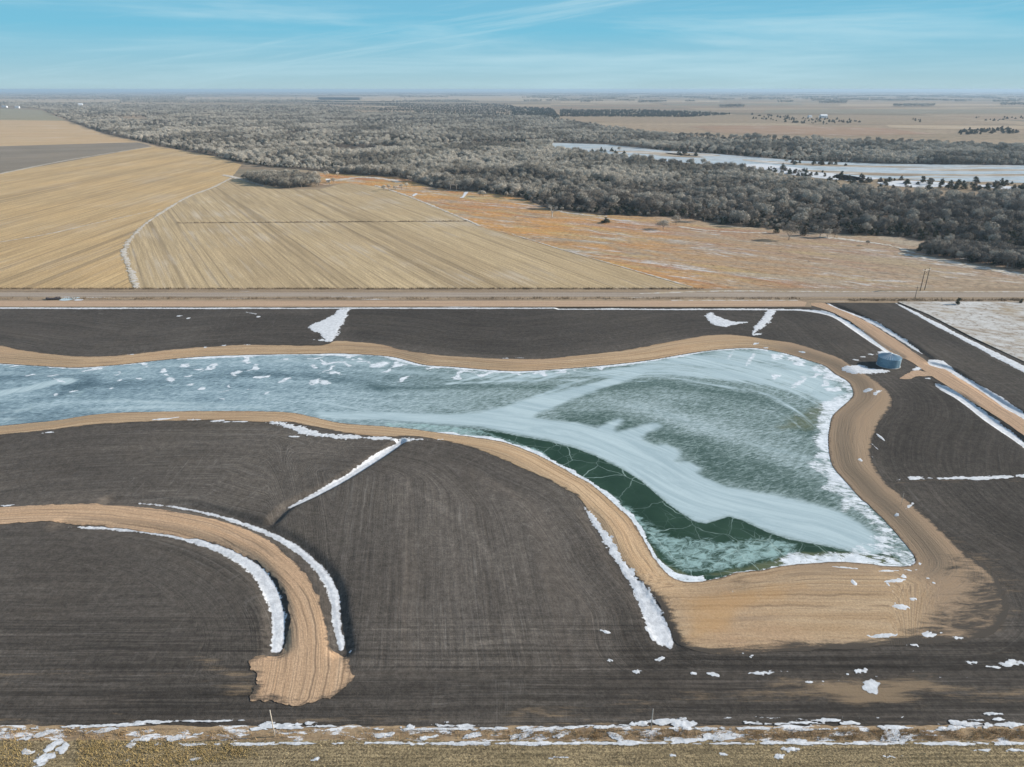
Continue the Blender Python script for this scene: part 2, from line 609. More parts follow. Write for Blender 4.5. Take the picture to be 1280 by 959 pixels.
# ================================================================== near ground: dark worked soil
def soil_material():
    b = Mat("dark_soil", 0.95, 0.1)
    pos = b.pos()
    uv = b.attr("row", True)
    tan = b.attr("tan")
    tone = b.attr("tone")
    sp = b.nt.nodes.new("ShaderNodeSeparateXYZ")
    b.set(sp, 0, uv)
    rows = b.noise(b.map(uv, (1.1, 0.035, 1)), 1.0, 5, 0.62)
    rows2 = b.noise(b.map(uv, (0.16, 0.012, 1), 0, (9, 4, 0)), 1.0, 3, 0.5)
    clod = b.noise(pos, 1.5, 8, 0.75)
    big = b.noise(pos, 0.018, 5, 0.6)
    base = b.ramp(big, [(0.3, (0.068, 0.057, 0.047)), (0.5, (0.081, 0.069, 0.058)), (0.72, (0.098, 0.083, 0.067))])
    col = b.scale(base, b.step(rows, 0.3, 0.7, 0.84, 1.17))
    col = b.scale(col, b.step(rows2, 0.32, 0.7, 0.90, 1.10))
    col = b.scale(col, b.step(clod, 0.3, 0.7, 0.74, 1.26))
    # wheel tracks: pale thin lines along the rows and some across
    tr = b.noise(b.map(uv, (0.55, 0.006, 1), 0, (3, 17, 0)), 1.0, 2, 0.5)
    trm = b.math("MULTIPLY", b.step(b.math("ABSOLUTE", b.math("SUBTRACT", tr, 0.5)), 0.014, 0.0), b.step(big, 0.4, 0.6, 0.12, 0.38))
    col = b.mix(trm, col, (0.19, 0.17, 0.15))
    cr = b.noise(b.map(uv, (0.012, 0.45, 1), 0.12, (1, 7, 0)), 1.0, 2, 0.5)
    crm = b.math("MULTIPLY", b.step(b.math("ABSOLUTE", b.math("SUBTRACT", cr, 0.52)), 0.010, 0.0), b.step(b.noise(pos, 0.02, 2), 0.42, 0.62, 0, 0.30))
    col = b.mix(crm, col, (0.2, 0.18, 0.16))
    pt = b.noise(b.map(uv, (0.06, 0.008, 1), 0, (6, 6, 0)), 1.0, 5, 0.65, 0.6)
    col = b.mix(b.step(pt, 0.54, 0.70, 0, 0.35), col, (0.115, 0.094, 0.076))
    col = b.scale(col, b.step(b.noise(pos, 0.5, 7, 0.75), 0.32, 0.68, 0.76, 1.22))
    hp = b.nt.nodes.new("ShaderNodeSeparateXYZ")
    b.set(hp, 0, pos)
    head = b.step(b.math("ADD", hp.outputs[1], b.math("MULTIPLY", b.noise(b.map(pos, (0.02, 0.0, 0))), 6.0)), 118, 110)
    ru = b.noise(b.map(pos, (0.010, 0.95, 1), R(1.5), (2, 6, 0)), 1.0, 5, 0.7)
    col = b.mix(head, col, b.scale(col, b.step(ru, 0.32, 0.68, 0.66, 1.34)))
    ru2 = b.noise(b.map(pos, (0.008, 0.35, 1), R(-1), (8, 1, 0)), 1.0, 2, 0.5)
    col = b.mix(b.math("MULTIPLY", head, b.step(b.math("ABSOLUTE", b.math("SUBTRACT", ru2, 0.5)), 0.022, 0.004, 0, 0.45)), col, (0.035, 0.030, 0.026))
    # sand worked into the soil
    tn = b.math("ADD", tan, b.math("MULTIPLY", b.math("SUBTRACT", b.noise(b.map(pos, (0.10, 0.6, 1)), 1.0, 7, 0.74, 0.4), 0.5), 2.0))
    tn = b.math("ADD", tn, b.math("MULTIPLY", b.math("SUBTRACT", b.noise(b.map(pos, (0.035, 1.5, 1), 0, (3, 9, 0)), 1.0, 5, 0.65), 0.5), 0.9))
    col = b.mix(b.step(tn, 0.42, 1.0, 0, 0.85), col, (0.30, 0.215, 0.135))
    col = b.scale(col, tone)
    # thin crumbs of snow
    fl = b.math("ADD", b.attr("fleck"), b.math("MULTIPLY", b.math("SUBTRACT", b.noise(b.map(pos, (0.5, 0.9, 1)), 1.0, 5, 0.65), 0.5), 1.6))
    col = b.mix(b.step(fl, 0.78, 0.84), col, (0.62, 0.63, 0.65))
    b.bump(b.math("ADD", clod, b.math("MULTIPLY", rows, 0.8)), 0.9, 0.16)
    return b.done(col)


def ground_attrs(p, sd):
    n = len(p)
    ring, arc = dline(p, PATH_OUT[::4], True)
    ring = np.abs(ring)
    rd, ra = ring.copy(), arc.copy()
    loop_lot = [(-260, 600), (0, 656), (125, 656), (200, 665), (270, 679), (320, 702), (350, 732), (361, 765), (356, 800), (330, 822), (300, 850), (-260, 870)]
    q = project(p)
    south = smooth(PP([(840, 800), (825, 757), (808, 735), (775, 695), (742, 648), (700, 607), (649, 584), (611, 567), (574, 555), (517, 546), (437, 543), (362, 528), (277, 526), (150, 529), (37, 540), (-90, 556)]), 3.0, False)
    m = inpoly(q, [(-260, 545), (0, 544), (277, 526), (437, 543), (574, 555), (700, 607), (775, 695), (842, 806), (842, 860), (-260, 870)])
    dh, ah = dline(p, south)
    wv = sstep(dh, 9, 24) * sstep(q[:, 0], 330, 420)
    rd = np.where(m, dh * (1 - wv) + (p[:, 0] * 0.95 + p[:, 1] * 0.12) * wv, rd)
    ra = np.where(m, ah * (1 - wv) + p[:, 1] * wv, ra)
    m = inpoly(q, loop_lot)
    dr, ar = dline(p, ROAD_C)
    wv = sstep(dr, 9, 20)
    rd = np.where(m, dr * (1 - wv) + p[:, 1] * wv, rd)
    ra = np.where(m, ar * (1 - wv) + p[:, 0] * wv, ra)
    # lots beside the diagonal road follow the road
    dd, da = dline(p, DIAG_C)
    beyond = (q[:, 0] > 1030) & (q[:, 1] < 470) & inpoly(q, [(1024, 374), (1160, 453), (1400, 614), (1500, 600), (1500, 370), (1024, 370)])
    c_lot = inpoly(q, [(985, 384), (1060, 400), (1140, 452), (1110, 470), (1060, 450), (1000, 430), (960, 420)])
    f_lot = inpoly(q, [(1100, 604), (1400, 596), (1500, 700), (1400, 760), (1270, 740), (1180, 667), (1120, 614)])
    use = beyond | c_lot | f_lot
    rd = np.where(use, dd, rd)
    ra = np.where(use, da, ra)
    # bottom headland: straight east-west passes
    hm = sstep(q[:, 1], 838, 850)
    rd = rd * (1 - hm) + (p[:, 1] * 1.0 + 4 * fbm(p, 40, 5, 2)) * hm
    ra = ra * (1 - hm) + p[:, 0] * hm
    row = np.column_stack([rd + 0.8 * fbm(p, 9, 8, 2), ra, np.zeros(n)])
    tone = np.ones(n)
    tone *= 1 + 0.22 * blur_poly(p, [(440, 700), (470, 610), (520, 570), (620, 590), (700, 640), (760, 730), (790, 800), (700, 840), (440, 840)], 10)
    tone *= 1 - 0.30 * blur_poly(p, [(420, 384), (1010, 384), (1140, 455), (1100, 470), (900, 416), (640, 446), (440, 424)], 6)
    tone *= 1 - 0.30 * blur_poly(p, [(1030, 374), (1400, 374), (1500, 900), (1270, 780), (1100, 620), (1090, 540), (1140, 455)], 6)
    tone *= 1 - 0.14 * blur_poly(p, [(-250, 384), (420, 384), (420, 440), (-250, 470)], 6)
    tone *= 1 - 0.45 * blur_poly(p, [(835, 812), (900, 822), (1100, 814), (1240, 800), (1500, 740), (1500, 850), (1240, 850), (1000, 845), (850, 838)], 3)
    tone *= 1 - 0.22 * blur_poly(p, [(-250, 866), (1500, 850), (1500, 896), (-250, 896)], 2.5)
    tone *= 1 - 0.25 * blur_poly(p, [(770, 700), (800, 760), (845, 830), (830, 860), (770, 840), (780, 790)], 3)
    tone *= 1 + 0.26 * band(p, [(505, 606), (545, 630), (580, 655), (615, 700), (636, 755), (640, 800)], 0.9, 0.8)
    tone *= 0.78 + 0.44 * fbm(np.column_stack([p[:, 0] * 0.5, p[:, 1]]), 26, 77, 4)
    tone *= 1 + 0.14 * blur_poly(p, [(-260, 545), (0, 548), (277, 530), (437, 548), (360, 640), (300, 640), (-260, 640)], 4)
    tan = np.zeros(n)
    tan += 0.5 * blur_poly(p, [(960, 846), (1060, 836), (1180, 842), (1170, 860), (1110, 870), (1060, 866), (980, 858)], 5)
    tan += 0.35 * blur_poly(p, [(1030, 862), (1090, 858), (1150, 880), (1080, 886)], 2)
    tan += 0.6 * blur_poly(p, [(640, 884), (900, 858), (1280, 850), (1500, 850), (1500, 880), (900, 880), (640, 897)], 3)
    tan += 0.45 * blur_poly(p, [(225, 812), (275, 818), (280, 834), (240, 830)], 2)
    tan += 0.4 * blur_poly(p, [(260, 830), (330, 830), (330, 872), (280, 872)], 4)
    tan += 0.42 * blur_poly(p, [(-200, 893), (1500, 893), (1500, 960), (-200, 960)], 2)
    tan += 0.45 * blur_poly(p, [(1126, 473), (1142, 464), (1160, 464), (1160, 468)], 1)
    tan += 0.4 * blur_poly(p, [(1110, 603), (1130, 598), (1400, 596), (1400, 602), (1140, 606), (1120, 620), (1118, 640), (1110, 640)], 1.5)
    tan += 0.55 * blur_poly(p, [(1170, 655), (1250, 695), (1285, 740), (1280, 790), (1230, 815), (1150, 818), (1150, 760)], 6)
    tan += 0.38 * blur_poly(p, [(-200, 820), (200, 830), (330, 850), (330, 866), (-200, 866)], 5)
    fleck = np.zeros(n)
    fleck += 0.30 * blur_poly(p, [(840, 850), (1400, 846), (1400, 892), (840, 894)], 4)
    fleck += 0.46 * blur_poly(p, [(740, 815), (1280, 790), (1400, 800), (1400, 850), (1000, 862), (800, 845), (740, 840)], 4)
    fleck += 0.42 * blur_poly(p, [(1060, 438), (1100, 444), (1095, 462), (1064, 462)], 2)
    fleck += 0.5 * blur_poly(p, [(1100, 601), (1120, 600), (1400, 594), (1400, 600), (1120, 606)], 1)
    fleck += 0.36 * blur_poly(p, [(1128, 455), (1200, 470), (1190, 490), (1120, 480)], 3)
    fleck += 0.5 * blur_poly(p, [(-200, 892), (1500, 892), (1500, 905), (-200, 908)], 1.2)
    fleck += 0.33 * blur_poly(p, [(200, 384), (420, 384), (420, 400), (200, 400)], 3)
    return dict(row=row, tone=tone, tan=tan, fleck=fleck)


def build_ground():
    st = 0.8
    gx = np.linspace(GX0, GX1, int((GX1 - GX0) / st) + 1)
    gy = np.linspace(GY0, GY1, int((GY1 - GY0) / st) + 1)
    X, Y = np.meshgrid(gx, gy)
    p = np.stack([X.ravel(), Y.ravel()], 1)
    sd = shore_d(p)
    z = H(p, sd)
    nx, ny = len(gx), len(gy)
    i = np.arange(nx * ny).reshape(ny, nx)
    f = np.stack([i[:-1, :-1], i[:-1, 1:], i[1:, 1:], i[1:, :-1]], -1).reshape(-1, 4)
    o = mesh_obj("ground", np.column_stack([p, z]), f, soil_material(), attrs=ground_attrs(p, sd), smooth_shade=True)
    return tag(o, "dark worked soil of the graded lots around the frozen lake", "ground", kind="structure")


build_ground()


# ================================================================== sandy track and apron round the lake
RUTS = ((-3.6, 0.45), (-1.7, 0.5), (0.4, 0.5), (2.0, 0.65), (3.1, 0.5), (4.4, 0.6), (5.6, 0.5), (7.3, 0.55), (8.6, 0.45))


def sand_material(name, base=(0.370, 0.250, 0.145), pale=(0.45, 0.325, 0.205), dark=(0.20, 0.14, 0.092), ora=True):
    b = Mat(name, 0.95, 0.1)
    pos, uv = b.pos(), b.attr("row", True)
    st = b.noise(b.map(uv, (0.75, 0.02, 1)), 1.0, 5, 0.65)
    fine = b.noise(b.map(uv, (3.0, 0.06, 1), 0, (4, 2, 0)), 1.0, 4, 0.6)
    grain = b.noise(pos, 2.2, 8, 0.75)
    big = b.noise(pos, 0.03, 4, 0.6)
    col = b.mix(b.step(st, 0.35, 0.68), base, pale)
    col = b.mix(b.step(big, 0.45, 0.75, 0, 0.5), col, (0.40, 0.255, 0.155))
    col = b.mix(b.step(fine, 0.58, 0.70, 0, 0.55), col, dark)
    col = b.scale(col, b.step(grain, 0.3, 0.7, 0.76, 1.2))
    tr = b.noise(b.map(uv, (0.35, 0.004, 1), 0, (5, 3, 0)), 1.0, 1, 0.5)
    col = b.mix(b.step(b.math("ABSOLUTE", b.math("SUBTRACT", tr, 0.5)), 0.02, 0.0, 0, 0.42), col, (0.22, 0.155, 0.105))
    sr = b.nt.nodes.new("ShaderNodeSeparateXYZ")
    b.set(sr, 0, uv)
    wob = b.math("MULTIPLY", b.math("SUBTRACT", b.noise(b.map(uv, (0.0, 0.05, 1), 0, (2, 2, 0)), 1.0, 4, 0.6), 0.5), 2.6)
    rx = b.math("ADD", sr.outputs[0], wob)
    for kk, (at, op) in enumerate(RUTS):
        ln = b.step(b.math("ABSOLUTE", b.math("SUBTRACT", rx, at)), 0.30, 0.06)
        on = b.step(b.noise(b.map(uv, (0.0, 0.03, 1), 0, (kk * 3.1, kk * 5.7, 0)), 1.0, 3, 0.6), 0.42, 0.56)
        col = b.mix(b.math("MULTIPLY", b.math("MULTIPLY", ln, on), op), col, (0.15, 0.105, 0.07))
    if ora:
        om = b.math("ADD", b.attr("orange"), b.math("MULTIPLY", b.math("SUBTRACT", b.noise(pos, 0.2, 5), 0.5), 0.8))
        col = b.mix(b.step(om, 0.45, 1.1, 0, 0.5), col, (0.44, 0.25, 0.10))
        col = b.mix(b.step(b.math('ADD', b.attr('east'), b.math('MULTIPLY', b.math('SUBTRACT', st, 0.5), 0.8)), 0.2, 1.1, 0, 0.8), col, (0.275, 0.195, 0.130))
        col = b.mix(b.math('MULTIPLY', b.attr('straw'), b.step(st, 0.35, 0.65, 0.25, 0.75)), col, (0.40, 0.300, 0.185))
        gm = b.math("ADD", b.attr("soilmix"), b.math("MULTIPLY", b.math("SUBTRACT", b.noise(b.map(pos, (0.11, 0.5, 1)), 1.0, 8, 0.76, 0.8), 0.5), 2.2))
        col = b.mix(b.step(gm, 0.42, 0.95, 0, 0.95), col, (0.060, 0.052, 0.044))
        wet = b.math("ADD", b.attr("wet"), b.math("MULTIPLY", b.math("SUBTRACT", b.noise(pos, 0.9, 5), 0.5), 0.8))
        col = b.mix(b.step(wet, 0.5, 0.85, 0, 0.75), col, (0.13, 0.095, 0.068))
    b.bump(b.math("ADD", grain, b.math("MULTIPLY", fine, 1.2)), 0.7, 0.12)
    return b.done(col)


def path_attrs(p):
    d, a = dline(p, SHORE[::3], True)
    do, _ = dline(p, PATH_OUT[::3], True)
    q = project(p)
    om = blur_poly(p, [(848, 745), (900, 735), (1010, 725), (1020, 740), (930, 770), (920, 800), (860, 800)], 5)
    om += 0.7 * blur_poly(p, [(780, 660), (800, 690), (835, 722), (825, 730), (790, 690)], 1.5)
    apron = blur_poly(p, [(810, 732), (880, 729), (1000, 712), (1120, 712), (1150, 730), (1150, 830), (820, 830)], 6)
    sm = apron * (1 - sstep(do, 0, 6)) * 0.75 + (1 - sstep(do, 0, 2.5)) * apron * 0.4
    straw = apron
    sm += 0.75 * blur_poly(p, [(1175, 690), (1230, 700), (1300, 760), (1240, 810), (1140, 800), (1160, 760), (1200, 735)], 8)
    sm += (1 - apron) * (1 - sstep(do, 0, 1.6)) * 0.8
    # outer bank of the straight apron runs east-west
    row = np.column_stack([d * (1 - apron) + (p[:, 1] - 121) * 0.55 * apron, a * (1 - apron) + p[:, 0] * apron, 0 * d])
    row[:, 0] += 0.5 * fbm(p, 7, 3, 2)
    east = sstep(q[:, 0], 930, 1010) * (1 - apron)
    return dict(row=row, orange=om, soilmix=sm + 0.10 * east, east=east, wet=(1 - sstep(d, 0.2, 1.4)) * 0.85)


SHORE_HOLE = ragged(SHORE, 0.35, 2.2, 5)
sand = sheet("path", PATH_OUT, 0.06, 0.9, sand_material("tan_sand"), 0.55, 3.0, [SHORE_HOLE[::2]], path_attrs, seed=3)
tag(sand, "tan sandy track and graded apron ringing the frozen lake", "track", kind="structure")


def road_attrs(line, loop=None):
    def fn(p):
        n0 = np.zeros(len(p))
        edge = n0
        if loop is not None:
            do, _ = dline(p, loop[::3], True)
            end = sstep(-p[:, 1], -P(400, 800)[1], -P(400, 824)[1])
            edge = 0.72 * (1 - sstep(do, 0, 1.1 + 2.2 * end))
        d, a = dline(p, line)
        s = np.where(inpoly(p, np.vstack([line, line[-1:] + [[0, -400]], line[:1] + [[0, -400]]])), -1, 1)
        return dict(row=np.column_stack([d * s + 0.6 * fbm(p, 6, 9, 2), a, 0 * d]), orange=n0, soilmix=edge, wet=n0, east=n0, straw=n0)
    return fn


cul_loop = smooth(PP(ROAD_UP_PX), 0.3)
fr = sstep(-cul_loop[:, 1], -P(400, 800)[1], -P(400, 824)[1])[:, None]
cul_loop = cul_loop * (1 - fr) + ragged(ragged(cul_loop, 1.6, 4.0, 8), 0.5, 0.7, 9) * fr
cul = sheet("dirt_road", cul_loop, 0.12, 0.9, sand_material("fresh_tan_dirt", (0.445, 0.290, 0.175), (0.505, 0.345, 0.220), (0.27, 0.178, 0.11), True),
            0.6, 1.8, attrs=road_attrs(ROAD_C, cul_loop), seed=4)
tag(cul, "tan dirt road curving round to a wide ragged dead end", "road", kind="structure")
diag = sheet("dirt_road", smooth(PP(DIAG_N_PX + DIAG_S_PX), 0.8), 0.12, 1.0, sand_material("diag_dirt", (0.40, 0.265, 0.17), (0.47, 0.32, 0.21), (0.27, 0.185, 0.125), False),
             0.35, 3.0, attrs=road_attrs(DIAG_C), seed=5)
tag(diag, "straight tan dirt road slanting past the round tank to the junction", "road", kind="structure")


pad = sheet("dirt_road", smooth(PP([(1124, 473.5), (1134, 468), (1143, 463.5), (1154, 464.5), (1166, 470), (1158, 470.5), (1146, 471), (1136, 474)]), 0.5), 0.10, 0.9, sand_material("drive_dirt", (0.40, 0.265, 0.17), (0.47, 0.33, 0.22), (0.27, 0.185, 0.125), False),
            0.5, 2.0, attrs=road_attrs(DIAG_C), seed=6)
tag(pad, "short tan dirt drive running off the diagonal road towards the round tank", "road", kind="structure")


# ================================================================== frozen lake
def lake_masks(p):
    z = LAKE_Z
    q = project(p, z)
    sd = -sdf(p, SHORE[::2])            # metres in from the shore
    n = len(p)
    W = blur_poly(p, [(395, 515), (440, 517), (480, 516.5), (555, 518.5), (600, 516), (630, 509), (655, 501), (690, 492.5), (720, 485.6), (760, 473), (806, 462), (812, 465),
                      (780, 476), (745, 488), (720, 497), (690, 509), (667, 518.5), (664, 523), (690, 526.5), (720, 529), (746, 536), (774, 524), (777, 526), (765, 537), (771, 542),
                      (800, 533), (822, 529.5), (825, 532.5), (802, 545), (803, 551), (819, 558), (833, 557), (847, 563), (848, 570), (843, 577), (862, 579), (874, 585),
                      (872, 593), (880, 598), (907, 609), (960, 618), (1015, 629), (1050, 640), (1075, 655), (1096, 672), (1100, 688), (1086, 692), (1043, 682), (987, 672),
                      (960, 663), (943, 655), (926, 648), (911, 644), (898, 648), (883, 652.5), (868, 650), (850, 639), (832, 626), (801, 600), (776, 584), (744, 568),
                      (720, 559), (690, 550), (649, 542), (600, 532), (555, 529.5), (480, 523.5), (440, 523), (400, 520)], 4.2, z)
    W2 = 0.62 * blur_poly(p, [(730, 470), (776, 456), (851, 445), (900, 438), (960, 438), (1010, 452), (1045, 470), (1058, 492), (1042, 512), (1020, 505), (985, 488), (940, 480),
                              (900, 476), (860, 471), (800, 470), (760, 476)], 5, z)
    for line, hw, s, amt in (
            ([(690, 494), (730, 481), (780, 472), (840, 472), (890, 481), (940, 488), (975, 500), (1005, 520), (1025, 538)], 1.3, 1.8, 0.5),
            ([(800, 477), (850, 478), (900, 490), (950, 500), (1000, 535)], 0.9, 1.4, 0.25),
            ([(660, 500), (720, 478), (800, 458), (850, 452)], 1.4, 2.0, 0.55),
            ([(560, 480), (640, 476), (720, 475)], 1.2, 1.6, 0.5),
            ([(720, 515), (800, 508), (870, 530), (930, 550), (1010, 575)], 3.5, 4.5, 0.33),
            ([(480, 463), (560, 470), (660, 470), (740, 466)], 4.0, 5.0, 0.45),
            ([(-30, 498), (10, 490), (45, 484), (75, 476), (84, 477)], 3.2, 2.0, 0.8),
            ([(-40, 522), (20, 514), (70, 506), (130, 501), (200, 503), (280, 506)], 2.0, 2.6, 0.5),
            ([(0, 524), (60, 520), (120, 512), (190, 509), (260, 509), (330, 509)], 2.0, 2.5, 0.5),
            ([(400, 503), (430, 508), (465, 515), (500, 517)], 0.8, 1.0, 0.7),
            ([(100, 464), (200, 458), (300, 452), (420, 452), (480, 458)], 3.0, 4.5, 0.45),
            ([(0, 466), (60, 468), (120, 466)], 2.5, 3.0, 0.35)):
        W2 = np.maximum(W2, amt * band(p, line, hw, s, z))
    W2 *= 0.45 + 0.95 * fbm(np.column_stack([p[:, 0] * 0.35, p[:, 1]]), 9, 91, 4)
    W = np.maximum(W, W2)
    # clear dark ice
    K = blur_poly(p, [(560, 533), (600, 534), (649, 545), (690, 553), (720, 561), (744, 570), (776, 586), (801, 601), (832, 628), (850, 641), (868, 652), (883, 655), (898, 650), (911, 646),
                      (926, 650), (960, 666), (987, 675), (1043, 685), (1086, 695), (1112, 690), (1122, 703), (1040, 708), (950, 718), (860, 732), (820, 715), (790, 655), (740, 612), (690, 583),
                      (620, 553)], 1.2, z)
    W = np.clip(W * 1.25, 0, 1) * (1 - 0.95 * sstep(K, 0.35, 0.75))
    K = K * (0.50 + 0.5 * sstep(q[:, 0], 590, 740)) * (0.80 + 0.5 * fbm(p, 10, 66, 3))
    # frost sprayed over the clear ice near its shore
    F = blur_poly(p, [(720, 598), (760, 612), (800, 640), (840, 668), (900, 674), (960, 668), (1000, 680), (1000, 695), (930, 712), (870, 722), (840, 712), (810, 680), (770, 636), (735, 608)], 3.0, z)
    F = np.maximum(F, 0.92 * blur_poly(p, [(480, 527), (540, 530), (600, 536), (680, 563), (700, 585), (640, 556), (560, 543), (480, 534)], 1.2, z))
    O = blur_poly(p, [(870, 722), (930, 708), (1000, 690), (1060, 690), (1122, 697), (1130, 706), (1040, 705), (960, 713)], 2.5, z)
    O = np.maximum(O, 0.7 * blur_poly(p, [(840, 722), (812, 690), (800, 668), (806, 666), (830, 700), (870, 722)], 1.5, z))
    O = np.maximum(O, 0.7 * blur_poly(p, [(1020, 500), (1050, 492), (1040, 520), (1030, 540), (960, 540), (980, 520)], 6, z))
    # tone of the frosted ice: 0 dark green-grey .. 1 pale blue grey
    T = 0.40 + 0.55 * (fbm(np.column_stack([p[:, 0] * 0.13 + p[:, 1] * 0.05, p[:, 1]]), 8, 71, 4) - 0.5) * (1 - sstep(q[:, 0], 640, 760))
    T += 0.10 * sstep(-q[:, 0], -620, -250) * (1 - sstep(q[:, 1], 490, 540))
    T -= 0.25 * band(p, [(-40, 478), (40, 470), (110, 474), (60, 498), (-20, 508)], 2.6, 4, z)
    T -= 0.30 * band(p, [(85, 482), (150, 479), (230, 474), (330, 470), (420, 474), (480, 485)], 2.5, 4, z)
    T -= 0.28 * band(p, [(470, 484), (530, 486), (600, 483), (690, 485)], 2.0, 3.0, z)
    T -= 0.30 * blur_poly(p, [(720, 535), (800, 545), (850, 560), (880, 595), (960, 614), (1050, 638), (1020, 600), (940, 560), (830, 530), (770, 518), (700, 515)], 6, z)
    T -= 0.25 * band(p, [(690, 505), (740, 487), (820, 480), (900, 490), (980, 510), (1010, 540)], 3.0, 4.5, z)
    T += 0.05
    T += 0.24 * blur_poly(p, [(740, 500), (800, 497), (900, 530), (1010, 570), (1000, 590), (900, 560), (800, 522)], 7, z)
    # snow lying on the ice
    S = np.zeros(n)
    east = sstep(q[:, 0], 930, 1000)
    wid = np.where(q[:, 1] < 470, 5.0, np.where(q[:, 1] < 520, 6.5, 4.6)) * (0.55 + 0.9 * fbm(p, 11, 13, 2))
    S = np.maximum(S, east * np.clip(0.74 - 0.50 * sstep(sd, 0.15 * wid, 1.7 * wid) + 1.0 * (fbm(p, 8, 41, 4) - 0.5), 0, 0.92) * (1 - sstep(sd, 1.3 * wid, 2.0 * wid)))
    south = (q[:, 1] > 540) & (q[:, 0] < 880) & (q[:, 1] > 500)
    sw = 0.3 + 3.4 * fbm(p, 7, 83, 3) ** 1.6
    S = np.maximum(S, np.where(south, 0.98 - sstep(sd, 0.7 * sw, 1.9 * sw), 0))
    S = np.maximum(S, np.where((q[:, 0] > 860) & (q[:, 1] > 690) & (q[:, 0] < 1060), 0.75 - sstep(sd, 0.2, 1.0), 0))
    north = (q[:, 1] < 475) & (q[:, 0] < 960)
    lump = fbm(p, 14, 31, 2)
    S = np.maximum(S, np.where(north, (0.45 + 0.9 * lump) - sstep(sd, 0.3, 3.5 + 5 * (lump - 0.4)), 0))
    S = np.maximum(S, np.where((q[:, 0] < 560) & (q[:, 1] > 505), 0.62 - 1.2 * sstep(sd, 0.0, 0.8), 0))
    for poly in ([(1085, 690), (1100, 668), (1110, 680), (1135, 690), (1145, 702), (1137, 708), (1100, 706), (1120, 698), (1112, 688)],
                 [(1020, 560), (1045, 590), (1062, 607), (1090, 635), (1124, 671), (1110, 676), (1085, 650), (1060, 634), (1045, 640), (1050, 622), (1020, 610), (1040, 598)],
                 [(1050, 632), (1068, 628), (1064, 640), (1048, 642)],
                 [(1092, 674), (1104, 672), (1104, 686), (1094, 684)],
                 [(1030, 500), (1050, 495), (1042, 512), (1036, 530), (1036, 560), (1022, 545), (1018, 525)],
                 [(985, 486), (1006, 470), (1012, 466), (1010, 476), (996, 486)],
                 [(906, 449), (914, 437), (920, 438), (913, 451)], [(930, 452), (940, 440), (948, 440), (940, 456), (930, 460)]):
        S = np.maximum(S, 0.70 * blur_poly(p, poly, 1.4, z))
    patches = [(20, 456, 30, 3.5, -8), (36, 468, 13, 2.5, 15), (67, 470, 20, 3, 0), (78, 475, 16, 2.5, -12), (71, 494, 7, 5, 0), (92, 488, 13, 2.5, 18), (115, 461, 40, 3, 0),
               (145, 467, 16, 3, 30), (147, 475, 14, 3, 0), (140, 486, 6, 2.5, 10), (172, 473, 8, 2.5, 0), (205, 465, 11, 4, 0), (209, 468.5, 7, 2.5, 0), (214, 476, 15, 7, -5), (232, 457, 20, 5, 20),
               (236, 470, 14, 4, 5), (172, 455, 24, 3, 10), (261, 460, 32, 3.2, 14), (308, 449, 22, 5, 16), (312, 453.5, 12, 4.5, 0), (296, 467, 14, 8, 20), (313, 461, 26, 3.4, 26), (246, 460, 12, 2.5, 0),
               (328, 472, 20, 4, 12), (336, 470, 6, 3, 20), (353, 477, 18, 6, 4), (360, 474, 10, 2, 0), (285, 486, 27, 2.2, 26), (254, 485, 11, 3.5, 0), (357, 450, 13, 2.2, 14), (393, 459, 11, 3.4, 4), (399, 448.5, 24, 4.5, 10),
               (419, 454.5, 38, 3.5, -6), (411, 464, 26, 4.4, 22), (420, 468.3, 18, 2.2, 2), (394, 477.5, 20, 4, 4), (411, 480, 20, 4.2, -5), (333, 490, 10, 1.6, 20), (314, 486.5, 9, 1.4, 10), (281, 499, 12, 1.4, 0),
               (240, 481, 8, 3, 0), (440, 447, 28, 4, 4), (455, 451, 22, 3, 2), (473, 453, 24, 5, 2), (495, 455, 26, 8, 14), (484, 464, 16, 5, 18), (505, 475, 24, 3.6, 22), (546, 461, 34, 6, -4),
               (575, 468, 34, 4, 16), (606, 468, 34, 4.2, 12), (590, 465, 30, 4, 0), (640, 465, 30, 4.5, 0), (672, 466, 34, 5, 2), (705, 463, 20, 3, 2), (742, 459, 30, 3.2, 2),
               (968, 471, 14, 4, 30), (1020, 462, 16, 6, -20), (996, 478, 16, 5, 24), (1030, 480, 14, 8, 30), (1000, 452, 26, 7, -15), (975, 447, 24, 6, -8), (1018, 470, 22, 6, 15), (1042, 486, 18, 10, 20)]
    wx, wy = (fbm(p, 5.0, 51, 3) - 0.5) * 26, (fbm(p, 5.0, 52, 3) - 0.5) * 15
    for x, y, L, w, a in patches:
        ca, sa = math.cos(R(a)), math.sin(R(a))
        dx, dy = q[:, 0] - x + wx * min(1, L / 26), -(q[:, 1] - y) + wy * min(1, L / 26)
        u, v = (dx * ca + dy * sa) / (L / 2), (-dx * sa + dy * ca) / (w / 2)
        S = np.maximum(S, np.clip(1.12 - 0.60 * np.sqrt(u * u + v * v), 0, 0.93) * (np.abs(u) < 3))
    arc_l = smooth(PP([(600, 517), (650, 503), (720, 484), (790, 474), (850, 473), (910, 482), (960, 497), (1005, 522), (1032, 550), (1040, 590)], z), 2.0, False)
    da, la = dline(p, arc_l)
    flow_l = smooth(PP([(380, 516), (480, 519), (600, 526), (680, 538), (740, 552), (800, 577), (850, 606), (905, 628), (960, 640), (1030, 656), (1100, 685)], z), 2.0, False)
    df, lf = dline(p, flow_l)
    sgn = np.where(inpoly(p, np.vstack([flow_l, [[400, 400], [-300, 400]]])), 1, -1)
    sga = np.where(inpoly(p, np.vstack([arc_l, [[400, 150], [400, 400], [-300, 400]]])), 1, -1)
